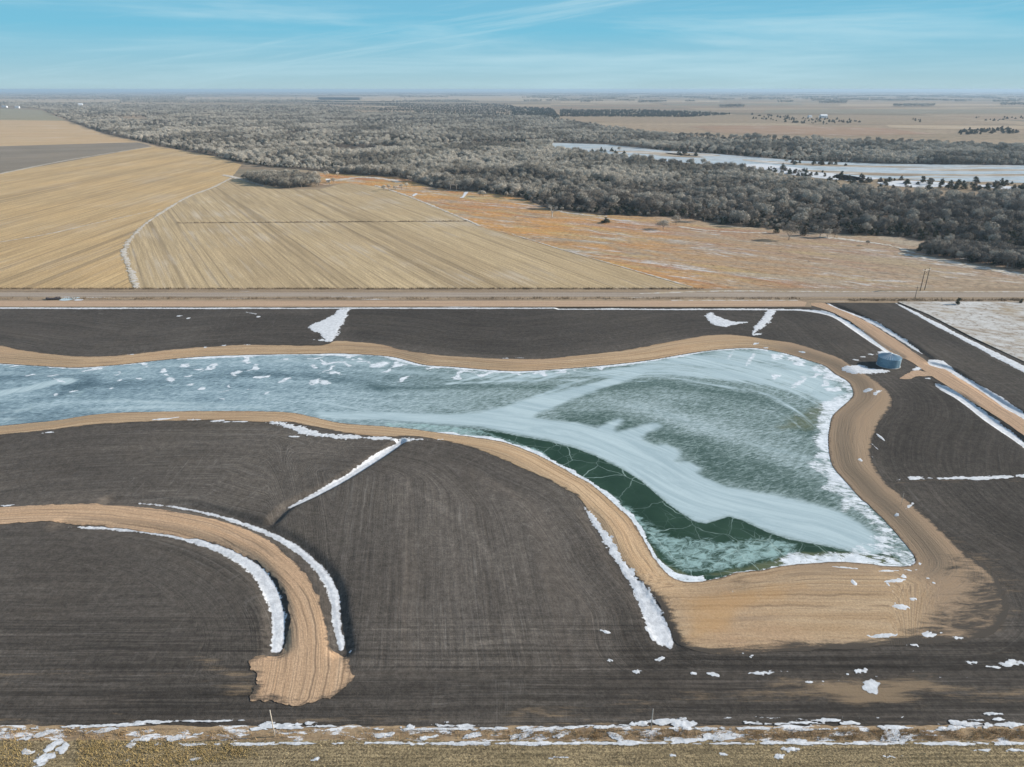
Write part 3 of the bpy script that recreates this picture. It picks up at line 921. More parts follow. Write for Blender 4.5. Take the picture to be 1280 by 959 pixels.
    up = blur_poly(p, [(560, 455), (720, 460), (851, 445), (900, 438), (960, 438), (1010, 452), (1045, 470), (1060, 492), (1042, 520), (1036, 560), (1042, 600), (1015, 560), (985, 520), (940, 498),
                       (890, 488), (840, 482), (780, 482), (720, 492), (640, 500), (560, 495)], 5, z)
    return dict(arc=np.column_stack([da * sga + 1.2 * fbm(p, 14, 2, 2), la, 0 * da]), flow=np.column_stack([df * sgn + 1.2 * fbm(p, 14, 6, 2), lf, 0 * df]), upper=up, white=W, clear=K, frost=F, olive=O, tone=np.clip(T, 0, 1), snow=S)


def lake_material():
    b = Mat("lake_ice", 0.4, 0.18)
    pos = b.pos()
    white, clear, frost, olive, tone, snow = (b.attr(k) for k in ("white", "clear", "frost", "olive", "tone", "snow"))
    # frosted ice: wind ripples over dark green ice
    rip = b.noise(b.rotscale(pos, R(-24), (0.48, 1.45, 1)), 1.0, 6, 0.70, 0.6)
    rip2 = b.noise(b.rotscale(pos, R(8), (0.05, 0.36, 1), (3, 3, 0)), 1.0, 6, 0.66, 0.4)
    big = b.noise(pos, 0.045, 5, 0.6, 0.4)
    t = b.math("ADD", tone, b.math("MULTIPLY", b.math("SUBTRACT", rip, 0.5), 2.3))
    t = b.math("ADD", t, b.math("MULTIPLY", b.math("SUBTRACT", rip2, 0.5), 0.55))
    t = b.math("ADD", t, b.math("MULTIPLY", b.math("SUBTRACT", big, 0.5), 0.45))
    sp = b.nt.nodes.new("ShaderNodeSeparateXYZ")
    b.set(sp, 0, pos)
    green = b.ramp(t, [(0.0, (0.045, 0.078, 0.064)), (0.26, (0.100, 0.145, 0.128)), (0.50, (0.195, 0.250, 0.238)), (0.76, (0.31, 0.375, 0.375)), (1.0, (0.42, 0.495, 0.50))])
    blue = b.ramp(t, [(0.0, (0.060, 0.098, 0.118)), (0.26, (0.115, 0.170, 0.198)), (0.50, (0.205, 0.280, 0.310)), (0.76, (0.32, 0.405, 0.435)), (1.0, (0.44, 0.53, 0.555))])
    col = b.mix(b.step(sp.outputs[0], -110, 20), blue, green)
    # long fine cracks
    cw = b.noise(pos, 0.12, 3)
    cn = b.nt.nodes.new("ShaderNodeCombineXYZ")
    b.set(cn, 0, b.math("MULTIPLY", cw, 5.0))
    b.set(cn, 1, b.math("MULTIPLY", b.noise(b.map(pos, (1, 1, 1), 0, (40, 3, 0)), 0.12, 3), 5.0))
    wp = b.vmath("ADD", pos, cn.outputs[0])
    e1 = b.voronoi(wp, 0.10)
    e2 = b.voronoi(wp, 0.22)
    crack = b.math("MAXIMUM", b.step(e1, 0.016, 0.003), b.math("MULTIPLY", b.step(e2, 0.026, 0.0), b.step(big, 0.42, 0.6, 0.1, 0.6)))
    # dark clear ice
    kk = b.math("ADD", clear, b.math("MULTIPLY", b.math("SUBTRACT", b.noise(pos, 0.7, 5, 0.6), 0.5), 0.5))
    kcol = b.mix(b.step(b.noise(pos, 0.1, 4), 0.35, 0.7), (0.011, 0.034, 0.017), (0.022, 0.052, 0.029))
    km = b.step(kk, 0.42, 0.58)
    col = b.mix(km, col, kcol)
    ol = b.math("ADD", olive, b.math("MULTIPLY", b.math("SUBTRACT", b.noise(pos, 0.4, 5), 0.5), 0.7))
    col = b.mix(b.step(ol, 0.35, 0.8, 0, 0.85), col, (0.10, 0.112, 0.055))
    fr = b.noise(b.rotscale(pos, R(-20), (0.35, 0.6, 1)), 1.0, 8, 0.75, 0.8)
    fm = b.math("ADD", b.math("MULTIPLY", frost, 0.62), b.math("MULTIPLY", b.math("SUBTRACT", fr, 0.5), 1.5))
    col = b.mix(b.math("MULTIPLY", b.step(fm, 0.4, 0.78, 0, 0.8), b.step(frost, 0.0, 0.25)), col, (0.33, 0.47, 0.45))
    col = b.mix(b.math("MULTIPLY", b.math("MULTIPLY", crack, b.step(b.noise(pos, 0.06, 3), 0.35, 0.6, 0.25, 1.0)), b.math("ADD", 0.24, b.math("MULTIPLY", km, 0.34))), col, (0.36, 0.46, 0.42))
    # milky white ice
    flow, arc, upper = b.attr("flow", True), b.attr("arc", True), b.attr("upper")
    streak = b.noise(b.map(flow, (0.30, 0.030, 1)), 1.0, 8, 0.72, 0.8)
    streak2 = b.noise(b.map(flow, (0.20, 0.016, 1), 0, (7, 2, 0)), 1.0, 6, 0.62, 0.5)
    arcs = b.noise(b.map(arc, (0.24, 0.016, 1), 0, (1, 5, 0)), 1.0, 8, 0.70, 0.9)
    arcs2 = b.noise(b.map(arc, (0.75, 0.022, 1), 0, (4, 5, 0)), 1.0, 5, 0.6, 0.3)
    wm = b.math("ADD", white, b.math("MULTIPLY", b.math("SUBTRACT", b.noise(b.map(pos, (0.22, 0.5, 1)), 1.0, 6, 0.65), 0.5), 0.55))
    wm = b.math("ADD", wm, b.math("MULTIPLY", b.math("SUBTRACT", streak2, 0.5), 0.75))
    wm = b.math("ADD", wm, b.math("MULTIPLY", upper, b.math("ADD", b.math("MULTIPLY", b.math("SUBTRACT", arcs, 0.46), 2.0), b.math("MULTIPLY", b.math("SUBTRACT", arcs2, 0.5), 1.2))))
    wcol = b.mix(b.step(streak, 0.34, 0.66), (0.325, 0.412, 0.436), (0.44, 0.53, 0.545))
    col = b.mix(b.step(wm, 0.24, 0.86, 0, 0.95), col, wcol)
    hole = b.math('MULTIPLY', b.step(streak2, 0.60, 0.74), b.step(b.noise(pos, 0.05, 3), 0.45, 0.62, 0, 0.45))
    col = b.mix(hole, col, (0.20, 0.27, 0.275))
    # snow
    sn = b.math("ADD", snow, b.math("MULTIPLY", b.math("SUBTRACT", b.noise(b.rotscale(pos, R(18), (0.34, 0.85, 1)), 1.0, 7, 0.72, 0.4), 0.5), 1.5))
    sm = b.math('MULTIPLY', b.step(sn, 0.56, 0.74), b.step(b.noise(pos, 1.1, 5, 0.7), 0.30, 0.44, 0.35, 1.0))
    scol = b.mix(b.step(b.noise(pos, 0.6, 5), 0.3, 0.7), (0.50, 0.535, 0.56), (0.70, 0.725, 0.745))
    col = b.mix(sm, col, scol)
    b.bump(b.math("ADD", b.math("MULTIPLY", rip, 0.3), b.math("MULTIPLY", sm, 1.0)), 0.35, 0.12)
    return b.done(col, b.step(b.math("MAXIMUM", sm, b.step(wm, 0.4, 0.7)), 0.0, 1.0, 0.55, 0.9))


def build_lake():
    st = 0.62
    lo, hi = SHORE.min(0) - 4, SHORE.max(0) + 4
    gx, gy = np.arange(lo[0], hi[0], st), np.arange(lo[1], hi[1], st)
    X, Y = np.meshgrid(gx, gy)
    p = np.stack([X.ravel(), Y.ravel()], 1)
    d = sdf(p, SHORE[::4])
    keep = d < 2.4
    idx = np.full(len(p), -1, np.int64)
    nx, ny = len(gx), len(gy)
    i = np.arange(nx * ny).reshape(ny, nx)
    f = np.stack([i[:-1, :-1], i[:-1, 1:], i[1:, 1:], i[1:, :-1]], -1).reshape(-1, 4)
    f = f[keep[f].all(1)]
    used = np.unique(f)
    idx[used] = np.arange(len(used))
    p = p[used]
    z = np.full(len(p), LAKE_Z)
    o = mesh_obj("lake", np.column_stack([p, z]), idx[f], lake_material(), attrs=lake_masks(p))
    return tag(o, "frozen lake with blue-white ice bands and dark green clear ice", "lake", kind="structure")


build_lake()


# ================================================================== snow lying on the land
def snow_material(name="snow", dirt=0.5, rim=True):
    b = Mat(name, 0.85, 0.2)
    pos = b.pos()
    n = b.noise(pos, 0.7, 6, 0.65)
    g = b.noise(pos, 3.0, 6, 0.7)
    col = b.mix(b.step(n, 0.3, 0.7), (0.47, 0.475, 0.485), (0.67, 0.675, 0.685))
    col = b.mix(b.step(g, 0.56, 0.74, 0, dirt), col, (0.35, 0.30, 0.25))
    if rim:
        th = b.math("ADD", b.attr("depth"), b.math("MULTIPLY", b.math("SUBTRACT", b.noise(pos, 1.6, 6, 0.75), 0.5), 1.7))
        col = b.mix(b.step(th, 0.30, -0.15, 0, 0.8), col, (0.15, 0.13, 0.115))
    b.bump(b.math("ADD", n, b.math("MULTIPLY", g, 0.4)), 0.5, 0.25)
    return b.done(col)


SNOW = snow_material()


def cells_mesh(parts):
    """joins (grid points, field, shape, lift) pieces: keeps cells where the field is positive and pulls the rim onto its zero line"""
    V, F, A, n = [], [], [], 0
    for p, f, (ny, nx), cell, lift in parts:
        fg = f.reshape(ny, nx)
        i = np.arange(nx * ny).reshape(ny, nx)
        quad = np.stack([i[:-1, :-1], i[:-1, 1:], i[1:, 1:], i[1:, :-1]], -1).reshape(-1, 4)
        quad = quad[(f[quad] > 0).sum(1) >= 2]
        if not len(quad):
            continue
        gy, gx = np.gradient(fg, cell)
        g = np.stack([gx.ravel(), gy.ravel()], 1)
        mv = -(f / np.maximum((g * g).sum(1), 1e-9))[:, None] * g
        L = np.linalg.norm(mv, axis=1, keepdims=True)
        mv *= np.minimum(1, 0.75 * cell / np.maximum(L, 1e-9))
        p2 = np.where((f <= 0)[:, None], p + mv, p)
        used = np.unique(quad)
        idx = np.full(len(p), -1, np.int64)
        idx[used] = np.arange(len(used)) + n
        q = p2[used]
        V.append(np.column_stack([q, np.maximum(lift(q, f[used]), 0)]))
        F.append(idx[quad])
        A.append(np.clip(f[used], 0, 3))
        n += len(used)
    return np.vstack(V), np.vstack(F), np.concatenate(A)


def grid_over(lo, hi, cell):
    gx, gy = np.arange(lo[0], hi[0] + cell, cell), np.arange(lo[1], hi[1] + cell, cell)
    X, Y = np.meshgrid(gx, gy)
    return np.stack([X.ravel(), Y.ravel()], 1), (len(gy), len(gx))


def snow_lift(base, top):
    return lambda q, f: base + top * sstep(f, 0.0, 1.2) + 0.5 * top * (fbm(q, 1.3, 4, 3) - 0.3) * sstep(f, 0.0, 0.4)


# (how far the noise eats into the outline, in metres)
ROUGH = {"beach foot": 0.85, "letter": 1.4, "lake bend": 1.5, "tank lee": 1.5, "crescent": 0.9, "gully": 1.2, "tank north": 1.0, "culvert mouth": 1.2, "frontage": 0.45, "lot top": 0.8, "ravine": 0.35, "inner bank": 0.5, "outer bank": 0.45, "road south": 0.5, "road north": 0.6, "road north far": 0.5, "road south far": 0.45, "lot edge": 0.6}
for k, loop in DRIFTS.items():
    lp = loop[::2] if len(loop) > 60 else loop
    lo, hi = loop.min(0) - 1.2, loop.max(0) + 1.2
    cell = 0.22 if loop[:, 1].mean() > 190 else 0.15
    p, shp = grid_over(lo, hi, cell)
    d = np.full(len(p), -9.0)
    near = np.zeros(len(p), bool)
    # only look closely where the outline's own narrow band can be
    cen = lp
    step_ = max(1, len(cen) // 160)
    dmin = np.full(len(p), 1e9)
    for c in cen[::step_]:
        dmin = np.minimum(dmin, (p[:, 0] - c[0]) ** 2 + (p[:, 1] - c[1]) ** 2)
    near = dmin < 8.0 ** 2
    pn = p[near]
    d[near] = -sdf(pn, lp)
    r = ROUGH.get(k, 0.85)
    fn = np.full(len(p), -9.0)
    fn[near] = d[near] - (0.45 if k in ('inner bank', 'outer bank') else 0.2 * r) + r * ((fbm(pn, 4.2, 7, 3) - 0.52) * 1.9 + (fbm(pn, 0.7, 19, 3) - 0.5) * 1.7)
    V, F, A = cells_mesh([(p, fn, shp, cell, snow_lift(0.04, 0.07))])
    V[:, 2] += H(V[:, :2])
    o = mesh_obj("snow_drift", V, F, SNOW, attrs=dict(depth=A), smooth_shade=True)
    tag(o, DRIFT_LABEL[k], "snow", group="snow drifts on the graded land", kind="stuff")


def patches_obj(name, specs, off, mat, label, zf=H):
    """many small broken patches with a little thickness, as one sprinkling"""
    parts = []
    for j, (c, L, w, a) in enumerate(specs):
        cell = float(np.clip(min(L, w) / 9, 0.07, 0.22))
        rr = 0.62 * L + 0.2
        ca, sa = math.cos(a), math.sin(a)
        hx, hy = abs(ca) * rr + abs(sa) * w * 0.75 + 0.2, abs(sa) * rr + abs(ca) * w * 0.75 + 0.2
        p, shp = grid_over(np.array([c[0] - hx, c[1] - hy]), np.array([c[0] + hx, c[1] + hy]), cell)
        dx, dy = p[:, 0] - c[0], p[:, 1] - c[1]
        u, v = (dx * ca + dy * sa), (-dx * sa + dy * ca)
        el = np.column_stack([u * min(1.0, 1.6 * w / L + 0.2), v])
        r = np.sqrt((u / (L * 0.5)) ** 2 + (v / (w * 0.5)) ** 2)
        n = (fbm(el + j * 13.7, 0.75 * w + 0.1, j % 89, 3) - 0.5) * 2.3 + (fbm(el + j * 5.1, 0.22 * w + 0.05, j % 71 + 3, 3) - 0.5) * 1.3
        f = (0.72 - r + n * 0.8) * min(w, 1.0)
        f = np.where(r > 1.5, -1.0, f)
        parts.append((p, f, shp, cell, snow_lift(off - 0.08, 0.08)))
    V, F, A = cells_mesh(parts)
    V[:, 2] += zf(V[:, :2])
    o = mesh_obj(name, V, F, mat, attrs=dict(depth=A * 2.0), smooth_shade=True)
    return tag(o, label, "snow", kind="stuff")


def px_patch(x, y, lpx, wpx, slope=0.0):
    """size in pixels on the picture -> ground patch"""
    c = np.array(P(x, y))
    e = np.array(P(x + lpx / 2, y - slope * lpx / 2)) - c
    d = np.array(P(x, y - wpx / 2)) - c
    return (c, 2 * np.linalg.norm(e), 2 * np.linalg.norm(d), math.atan2(e[1], e[0]))


sp = []
for x, y, l, w, s in [(916, 739, 14, 4, 0), (1122, 725, 40, 5, 0.1), (1132, 719, 14, 12, 0.5), (1110, 731, 6, 11, 0), (1161, 722, 7, 4, 0), (1168, 729, 5, 3, 0), (1124, 758, 26, 8, -.2), (1140, 749, 12, 6, 0),
                       (1068, 730, 8, 8, 0), (1102, 795, 50, 5, 0.05), (1166, 792, 32, 7, 0.1), (1200, 797, 24, 5, 0.1), (1143, 806, 16, 4, 0), (1115, 739, 9, 5, 0),
                       (1087, 858, 24, 20, -.3), (1075, 838, 16, 5, .1), (1060, 843, 7, 4, 0), (894, 844, 22, 5, 0), (952, 842, 26, 5, .1), (1012, 853, 10, 3, 0), (940, 820, 18, 4, .2), (928, 817, 6, 3, 0),
                       (1262, 828, 40, 8, .1), (1240, 834, 24, 4, 0), (1214, 828, 14, 4, 0), (757, 790, 22, 4, -.3), (826, 824, 12, 6, .3), (795, 840, 12, 5, 0), (764, 826, 12, 4, 0), (866, 842, 10, 4, 0),
                       (1120, 709, 60, 4, .05), (1142, 700, 16, 10, .3), (1060, 706, 40, 3, -.1),
                       (1150, 598, 26, 4, .05), (1190, 598, 50, 4, .05), (1240, 597, 70, 4, .03), (1285, 595.5, 60, 4, .03), (1212, 598, 50, 4, .03), (1125, 600, 10, 3, 0), (1136, 634, 14, 3, .6), (1122, 641, 8, 3, .5),
                       (1095, 560, 4, 14, 0), (1091, 572, 4, 12, 0), (1099, 545, 3, 10, 0), (1086, 486, 12, 3, .4), (1095, 491, 12, 3, .5), (1075, 575, 6, 4, 0), (947, 428, 10, 2, .1), (1004, 439, 8, 2, -.2), (958, 432, 9, 1.5, 0),
                       (1080, 446, 8, 3, 0), (1070, 450, 10, 2, 0), (1088, 443, 8, 2, 0), (1160, 473, 8, 2, 0),
                       (205, 524, 40, 2, .1), (240, 525, 24, 2, 0), (300, 527, 40, 2, .05), (275, 526, 20, 2, .1), (60, 541, 14, 1.5, .1), (310, 431, 14, 1.5, 0), (280, 432, 10, 1.5, 0), (258, 434, 8, 1.5, 0), (650, 447.5, 14, 1.2, 0), (632, 448, 12, 1.2, 0), (165, 443, 8, 1, 0),
                       (438, 811, 5, 5, 0), (370, 546, 20, 2, -.05), (225, 395, 14, 1.5, 0), (235, 398, 4, 2, 0), (315, 392, 14, 1, -.2), (323, 396, 5, 2, 0), (10, 632, 20, 2, .1), (400, 425, 14, 3, 0), (955, 404, 14, 3, .2), (945, 418, 10, 2, .2)]:
    sp.append(px_patch(x, y, l, w, s))
patches_obj("snow_patches", sp, 0.13, SNOW, "loose white snow patches scattered over the sand apron and dark soil")
# ================================================================== the wider land
def flatz(p):
    return np.zeros(len(p))


def plain_material():
    b = Mat("prairie", 0.95, 0.05)
    pos = b.pos()
    cell = b.map(pos, (1 / 800.0, 1 / 800.0, 0), R(3))
    sn = b.nt.nodes.new("ShaderNodeVectorMath"); sn.operation = "FLOOR"; b.set(sn, 0, cell)
    r1 = b.white(sn.outputs[0])
    cell2 = b.map(pos, (1 / 1600.0, 1 / 420.0, 0), R(3), (3.3, 1.7, 0))
    s2 = b.nt.nodes.new("ShaderNodeVectorMath"); s2.operation = "FLOOR"; b.set(s2, 0, cell2)
    r2 = b.white(s2.outputs[0])
    r = b.math("ADD", b.math("MULTIPLY", r1, 0.5), b.math("MULTIPLY", r2, 0.5))
    col = b.ramp(r, [(0.15, (0.155, 0.125, 0.085)), (0.32, (0.31, 0.235, 0.155)), (0.48, (0.245, 0.185, 0.125)), (0.6, (0.37, 0.285, 0.19)), (0.72, (0.26, 0.18, 0.12)), (0.85, (0.20, 0.17, 0.12))])
    near = b.noise(b.map(pos, (0.0016, 0.006, 1)), 1.0, 7, 0.65, 0.5)
    col = b.mix(b.step(near, 0.42, 0.66, 0, 0.6), col, (0.33, 0.235, 0.155))
    col = b.mix(b.step(b.noise(b.map(pos, (0.003, 0.016, 1), 0, (5, 1, 0)), 1.0, 7, 0.7), 0.55, 0.66, 0, 0.6), col, (0.18, 0.135, 0.09))
    col = b.mix(b.step(b.noise(b.map(pos, (0.002, 0.012, 1), 0, (2, 8, 0)), 1.0, 8, 0.75), 0.60, 0.70, 0, 0.6), col, (0.52, 0.50, 0.48))
    col = b.scale(col, b.step(b.noise(pos, 0.05, 7, 0.78), 0.3, 0.7, 0.7, 1.22))
    return b.done(col)


plain = plain_material()
OUT = 60000.0
v = [(-OUT, -3000, 0), (OUT, -3000, 0), (OUT, OUT, 0), (-OUT, OUT, 0), (GX0, GY0, 0), (GX1, GY0, 0), (GX1, GY1, 0), (GX0, GY1, 0)]
o = mesh_obj("terrain", v, [(0, 1, 5, 4), (1, 2, 6, 5), (2, 3, 7, 6), (3, 0, 4, 7)], plain)
tag(o, "flat prairie plain running out to the hazy horizon", "plain", kind="structure")


def land(name, px, off, mat, label, rag=2.0, rs=12.0, step=4.0, res=40.0, seed=2, cat="field", zf=flatz, holes=()):
    o = sheet(name, smooth(PP(px), step), off, res, mat, rag, rs, zfun=zf, seed=seed, holes=holes)
    return tag(o, label, cat, kind="structure")


def poly_land(name, px, off, mat, label, cat="field", step=6.0, rag=1.0, rs=10.0, res=60.0, seed=2):
    """straight-sided outline"""
    pts = PP(px)
    out = []
    for i in range(len(pts)):
        a, c = pts[i], pts[(i + 1) % len(pts)]
        k = max(1, int(np.linalg.norm(c - a) / step))
        out += [a + (c - a) * j / k for j in range(k)]
    o = sheet(name, np.array(out), off, res, mat, rag, rs, zfun=flatz, seed=seed)
    return tag(o, label, cat, kind="structure")


def stubble_material(name, ang, cols, snow=0.3, furrow=True):
    b = Mat(name, 0.95, 0.05)
    pos = b.pos()
    a = b.map(pos, (1, 1, 1), ang)            # x across the rows, y along
    r1 = b.noise(b.map(a, (0.55, 0.010, 1)), 1.0, 4, 0.65)
    r2 = b.noise(b.map(a, (0.05, 0.0016, 1), 0, (3, 5, 0)), 1.0, 4, 0.6)
    r3 = b.noise(b.map(a, (0.16, 0.0002, 1), 0, (8, 1, 0)), 1.0, 2, 0.5)
    big = b.noise(pos, 0.008, 5, 0.6)
    grain = b.noise(pos, 0.9, 6, 0.75)
    col = b.mix(b.step(r2, 0.32, 0.72), cols[0], cols[1])
    r4 = b.noise(b.map(a, (1.1, 0.03, 1), 0, (6, 2, 0)), 1.0, 3, 0.7)
    col = b.scale(col, b.step(r4, 0.3, 0.7, 0.84, 1.16))
    col = b.mix(b.step(big, 0.4, 0.7, 0, 0.6), col, cols[2])
    col = b.scale(col, b.step(r1, 0.3, 0.7, 0.84, 1.15))
    if furrow:
        col = b.mix(b.step(b.math("ABSOLUTE", b.math("SUBTRACT", r3, 0.47)), 0.022, 0.004, 0, 0.34), col, (0.20, 0.145, 0.085))
        col = b.mix(b.step(b.math("ABSOLUTE", b.math("SUBTRACT", b.noise(b.map(a, (0.045, 0.0001, 1), 0, (2, 2, 0)), 1.0, 1), 0.5)), 0.012, 0.003, 0, 0.5), col, (0.19, 0.14, 0.085))
    col = b.scale(col, b.step(grain, 0.3, 0.7, 0.74, 1.24))
    s = b.math("ADD", b.noise(b.map(a, (0.30, 0.008, 1), 0, (1, 9, 0)), 1.0, 5, 0.7), b.math("MULTIPLY", b.math("SUBTRACT", b.noise(pos, 0.012, 4), 0.5), 0.9))
    col = b.mix(b.step(s, 0.50, 0.78, 0, snow), col, (0.62, 0.58, 0.54))
    b.bump(b.math("ADD", grain, r1), 0.5, 0.2)
    return b.done(col)


CORN = ((0.41, 0.285, 0.150), (0.485, 0.345, 0.185), (0.52, 0.345, 0.165))
FIELD_L = [(-320, 361.5), (166, 361.5), (160, 340), (155, 318), (168, 292), (196, 268), (235, 247), (288, 224), (302, 206), (262, 194), (190, 183), (90, 199), (0, 217), (-320, 290)]
FIELD_R = [(166, 361.5), (872, 361.5), (800, 341), (700, 312), (600, 283), (560, 266), (510, 246), (470, 233), (430, 229), (400, 237), (350, 237), (300, 222), (288, 224),
           (235, 247), (196, 268), (168, 292), (155, 318), (160, 340)]
poly_land("field", FIELD_L, 0.06, stubble_material("stubble_gold", 0.0, CORN, 0.15), "golden stubble field left of the curved snowy swale", rag=1.5)
poly_land("field", FIELD_R, 0.09, stubble_material("stubble_pale", R(-30.0), ((0.375, 0.280, 0.165), (0.455, 0.345, 0.205), (0.42, 0.31, 0.18)), 0.26),
          "pale diagonal-rowed stubble field crossed by one long thin dark line", rag=1.5)
poly_land("field", [(-400, 250), (-320, 290), (0, 217), (190, 183), (172, 178), (0, 183), (-400, 200)], 0.08, stubble_material("grey_field", R(70), ((0.20, 0.165, 0.125), (0.235, 0.195, 0.15), (0.26, 0.21, 0.155)), 0.1, False),
          "grey-brown field wedge between the golden stubble fields at far left", rag=3)
poly_land("field", [(-400, 200), (0, 183), (172, 178), (190, 183), (262, 194), (200, 183.5), (130, 168), (82, 151), (0, 150), (-400, 150)], 0.05,
          stubble_material("tan_field", R(80), ((0.42, 0.29, 0.165), (0.50, 0.36, 0.215), (0.47, 0.31, 0.17)), 0.2, False), "bright tan field far left along the edge of the woods", rag=3)
poly_land("field", [(-400, 150), (0, 150), (82, 151), (52, 138), (0, 136), (-400, 134)], 0.09, stubble_material("hay_field", R(80), ((0.24, 0.21, 0.135), (0.30, 0.26, 0.17), (0.26, 0.22, 0.15)), 0.2, False),
          "dull green-grey field at the far left below the horizon", rag=4)


OLIVE = stubble_material("far_olive", R(80), ((0.20, 0.17, 0.12), (0.25, 0.21, 0.145), (0.23, 0.185, 0.125)), 0.2, False)
FAWN = stubble_material("far_fawn", R(80), ((0.36, 0.27, 0.175), (0.41, 0.31, 0.21), (0.38, 0.28, 0.18)), 0.3, False)
RUSTY = stubble_material("far_rust", R(80), ((0.29, 0.19, 0.125), (0.33, 0.215, 0.14), (0.30, 0.21, 0.14)), 0.3, False)
for px, mt, lab in (([(955, 137.2), (1100, 136.6), (1320, 137), (1320, 142), (1100, 142.4), (955, 141.5)], OLIVE, "long olive-grey field strip on the plain below the shelterbelts"),
                    ([(830, 130), (1000, 129.6), (1010, 131.5), (840, 132)], OLIVE, "thin olive field strip far out on the plain at centre right"),
                    ([(700, 126.5), (900, 125.8), (900, 128), (700, 128.8)], FAWN, "pale fawn field strip far out on the plain"),
                    ([(1050, 130.5), (1300, 130), (1300, 132.2), (1050, 132.8)], FAWN, "pale field strip between the far shelterbelts at right"),
                    ([(860, 158), (960, 157), (1100, 160), (1180, 168), (1060, 170), (900, 166)], RUSTY, "rusty grass slope on the plain just beyond the river woods"),
                    ([(1100, 156), (1200, 157), (1330, 158), (1330, 161.5), (1180, 162), (1110, 160)], FAWN, "pale grass strip on the plain by the cedar row at right"),
                    ([(395, 121), (700, 120), (700, 127), (560, 125.6), (470, 126.8), (400, 125.8)], FAWN, "pale field strip beyond the far cedar wood"),
                    ([(230, 121.2), (450, 121.8), (450, 125.2), (230, 124.8)], FAWN, "thin pale field strip among the far woods"),
                    ([(-60, 123.8), (150, 124.2), (150, 128.2), (-60, 127.9)], FAWN, "thin pale field strip at the far left below the horizon")):
    poly_land("field", px, 0.5, mt, lab, rag=25, rs=300, step=40, res=300)


def pasture_material():
    b = Mat("pasture", 0.95, 0.05)
    pos = b.pos()
    a = b.map(pos, (1, 1, 1), R(32))
    sx = b.nt.nodes.new("ShaderNodeSeparateXYZ"); b.set(sx, 0, pos)
    f = b.noise(b.map(a, (0.014, 0.085, 1)), 1.0, 8, 0.72, 0.9)
    f2 = b.noise(b.map(a, (0.007, 0.040, 1), 0, (4, 6, 0)), 1.0, 7, 0.68, 0.8)
    f3 = b.noise(b.map(a, (0.05, 0.16, 1), 0, (1, 3, 0)), 1.0, 7, 0.75, 0.6)
    col = b.ramp(f, [(0.28, (0.235, 0.165, 0.115)), (0.40, (0.355, 0.215, 0.110)), (0.50, (0.45, 0.255, 0.10)), (0.58, (0.40, 0.28, 0.15)), (0.72, (0.34, 0.29, 0.23))])
    col = b.mix(b.step(f2, 0.53, 0.60, 0, 0.85), col, (0.36, 0.155, 0.075))
    col = b.mix(b.step(f2, 0.47, 0.41, 0, 0.9), col, (0.47, 0.335, 0.135))
    col = b.mix(b.step(b.math("ADD", b.math("MULTIPLY", sx.outputs[0], 0.0022), b.math("MULTIPLY", b.math("SUBTRACT", f, 0.5), 2.4)), -0.25, 0.6, 0, 0.75), col, (0.315, 0.25, 0.19))
    pat = b.noise(b.map(a, (0.012, 0.03, 1), 0, (7, 7, 0)), 1.0, 5, 0.65, 0.8)
    west = b.step(sx.outputs[0], 190, 20)
    col = b.mix(b.math('MULTIPLY', west, b.step(pat, 0.46, 0.60, 0, 0.8)), col, (0.50, 0.255, 0.085))
    col = b.mix(b.step(pat, 0.45, 0.36, 0, 0.55), col, (0.37, 0.32, 0.25))
    col = b.mix(b.step(f3, 0.52, 0.66, 0, 0.55), col, (0.19, 0.135, 0.09))
    col = b.mix(b.step(f3, 0.44, 0.34, 0, 0.4), col, (0.47, 0.36, 0.22))
    sn = b.math("ADD", b.noise(b.map(a, (0.014, 0.07, 1), 0, (9, 3, 0)), 1.0, 8, 0.74, 0.6), b.math("MULTIPLY", b.math("SUBTRACT", b.noise(b.map(a, (0.09, 0.4, 1)), 1.0, 5, 0.75), 0.5), 0.5))
    col = b.mix(b.step(sn, 0.54, 0.66, 0, 0.85), col, (0.50, 0.475, 0.45))
    g = b.noise(pos, 0.28, 8, 0.82)
    col = b.scale(col, b.step(g, 0.3, 0.7, 0.58, 1.32))
    col = b.mix(b.step(b.noise(pos, 0.22, 4, 0.6), 0.66, 0.72, 0, 0.7), col, (0.10, 0.07, 0.05))
    b.bump(g, 0.8, 0.4)
    return b.done(col)


poly_land("pasture", [(430, 229), (470, 233), (510, 246), (560, 266), (600, 283), (700, 312), (800, 341), (872, 361.5), (1600, 367), (1600, 372), (1600, 340), (1280, 322), (1130, 296),
                      (960, 282), (850, 268), (690, 258), (640, 243), (545, 232), (500, 219), (440, 215), (400, 217), (400, 232)], 0.12, pasture_material(),
          "rust and gold winter pasture streaked with thin snow below the woods", rag=2.0, cat="pasture")


def verge_material():
    b = Mat("verge", 0.95, 0.05)
    pos = b.pos()
    f = b.noise(b.map(pos, (0.015, 0.28, 1)), 1.0, 6, 0.7)
    col = b.ramp(f, [(0.25, (0.13, 0.10, 0.072)), (0.42, (0.24, 0.18, 0.125)), (0.6, (0.33, 0.245, 0.16)), (0.78, (0.27, 0.20, 0.14))])
    col = b.scale(col, b.step(b.noise(pos, 0.9, 6, 0.75), 0.25, 0.75, 0.75, 1.25))
    s = b.noise(b.map(pos, (0.02, 0.35, 1), 0, (5, 1, 0)), 1.0, 6, 0.7)
    col = b.mix(b.step(s, 0.61, 0.68, 0, 0.8), col, (0.66, 0.66, 0.67))
    return b.done(col)


poly_land("verge", [(-320, 361), (1600, 361), (1600, 379), (1014, 379), (1014, 384.4), (-320, 384.4)], 0.16, verge_material(), "brown weedy verge between the county road and the dirt frontage road", cat="verge", rag=0.3, step=5, res=12)


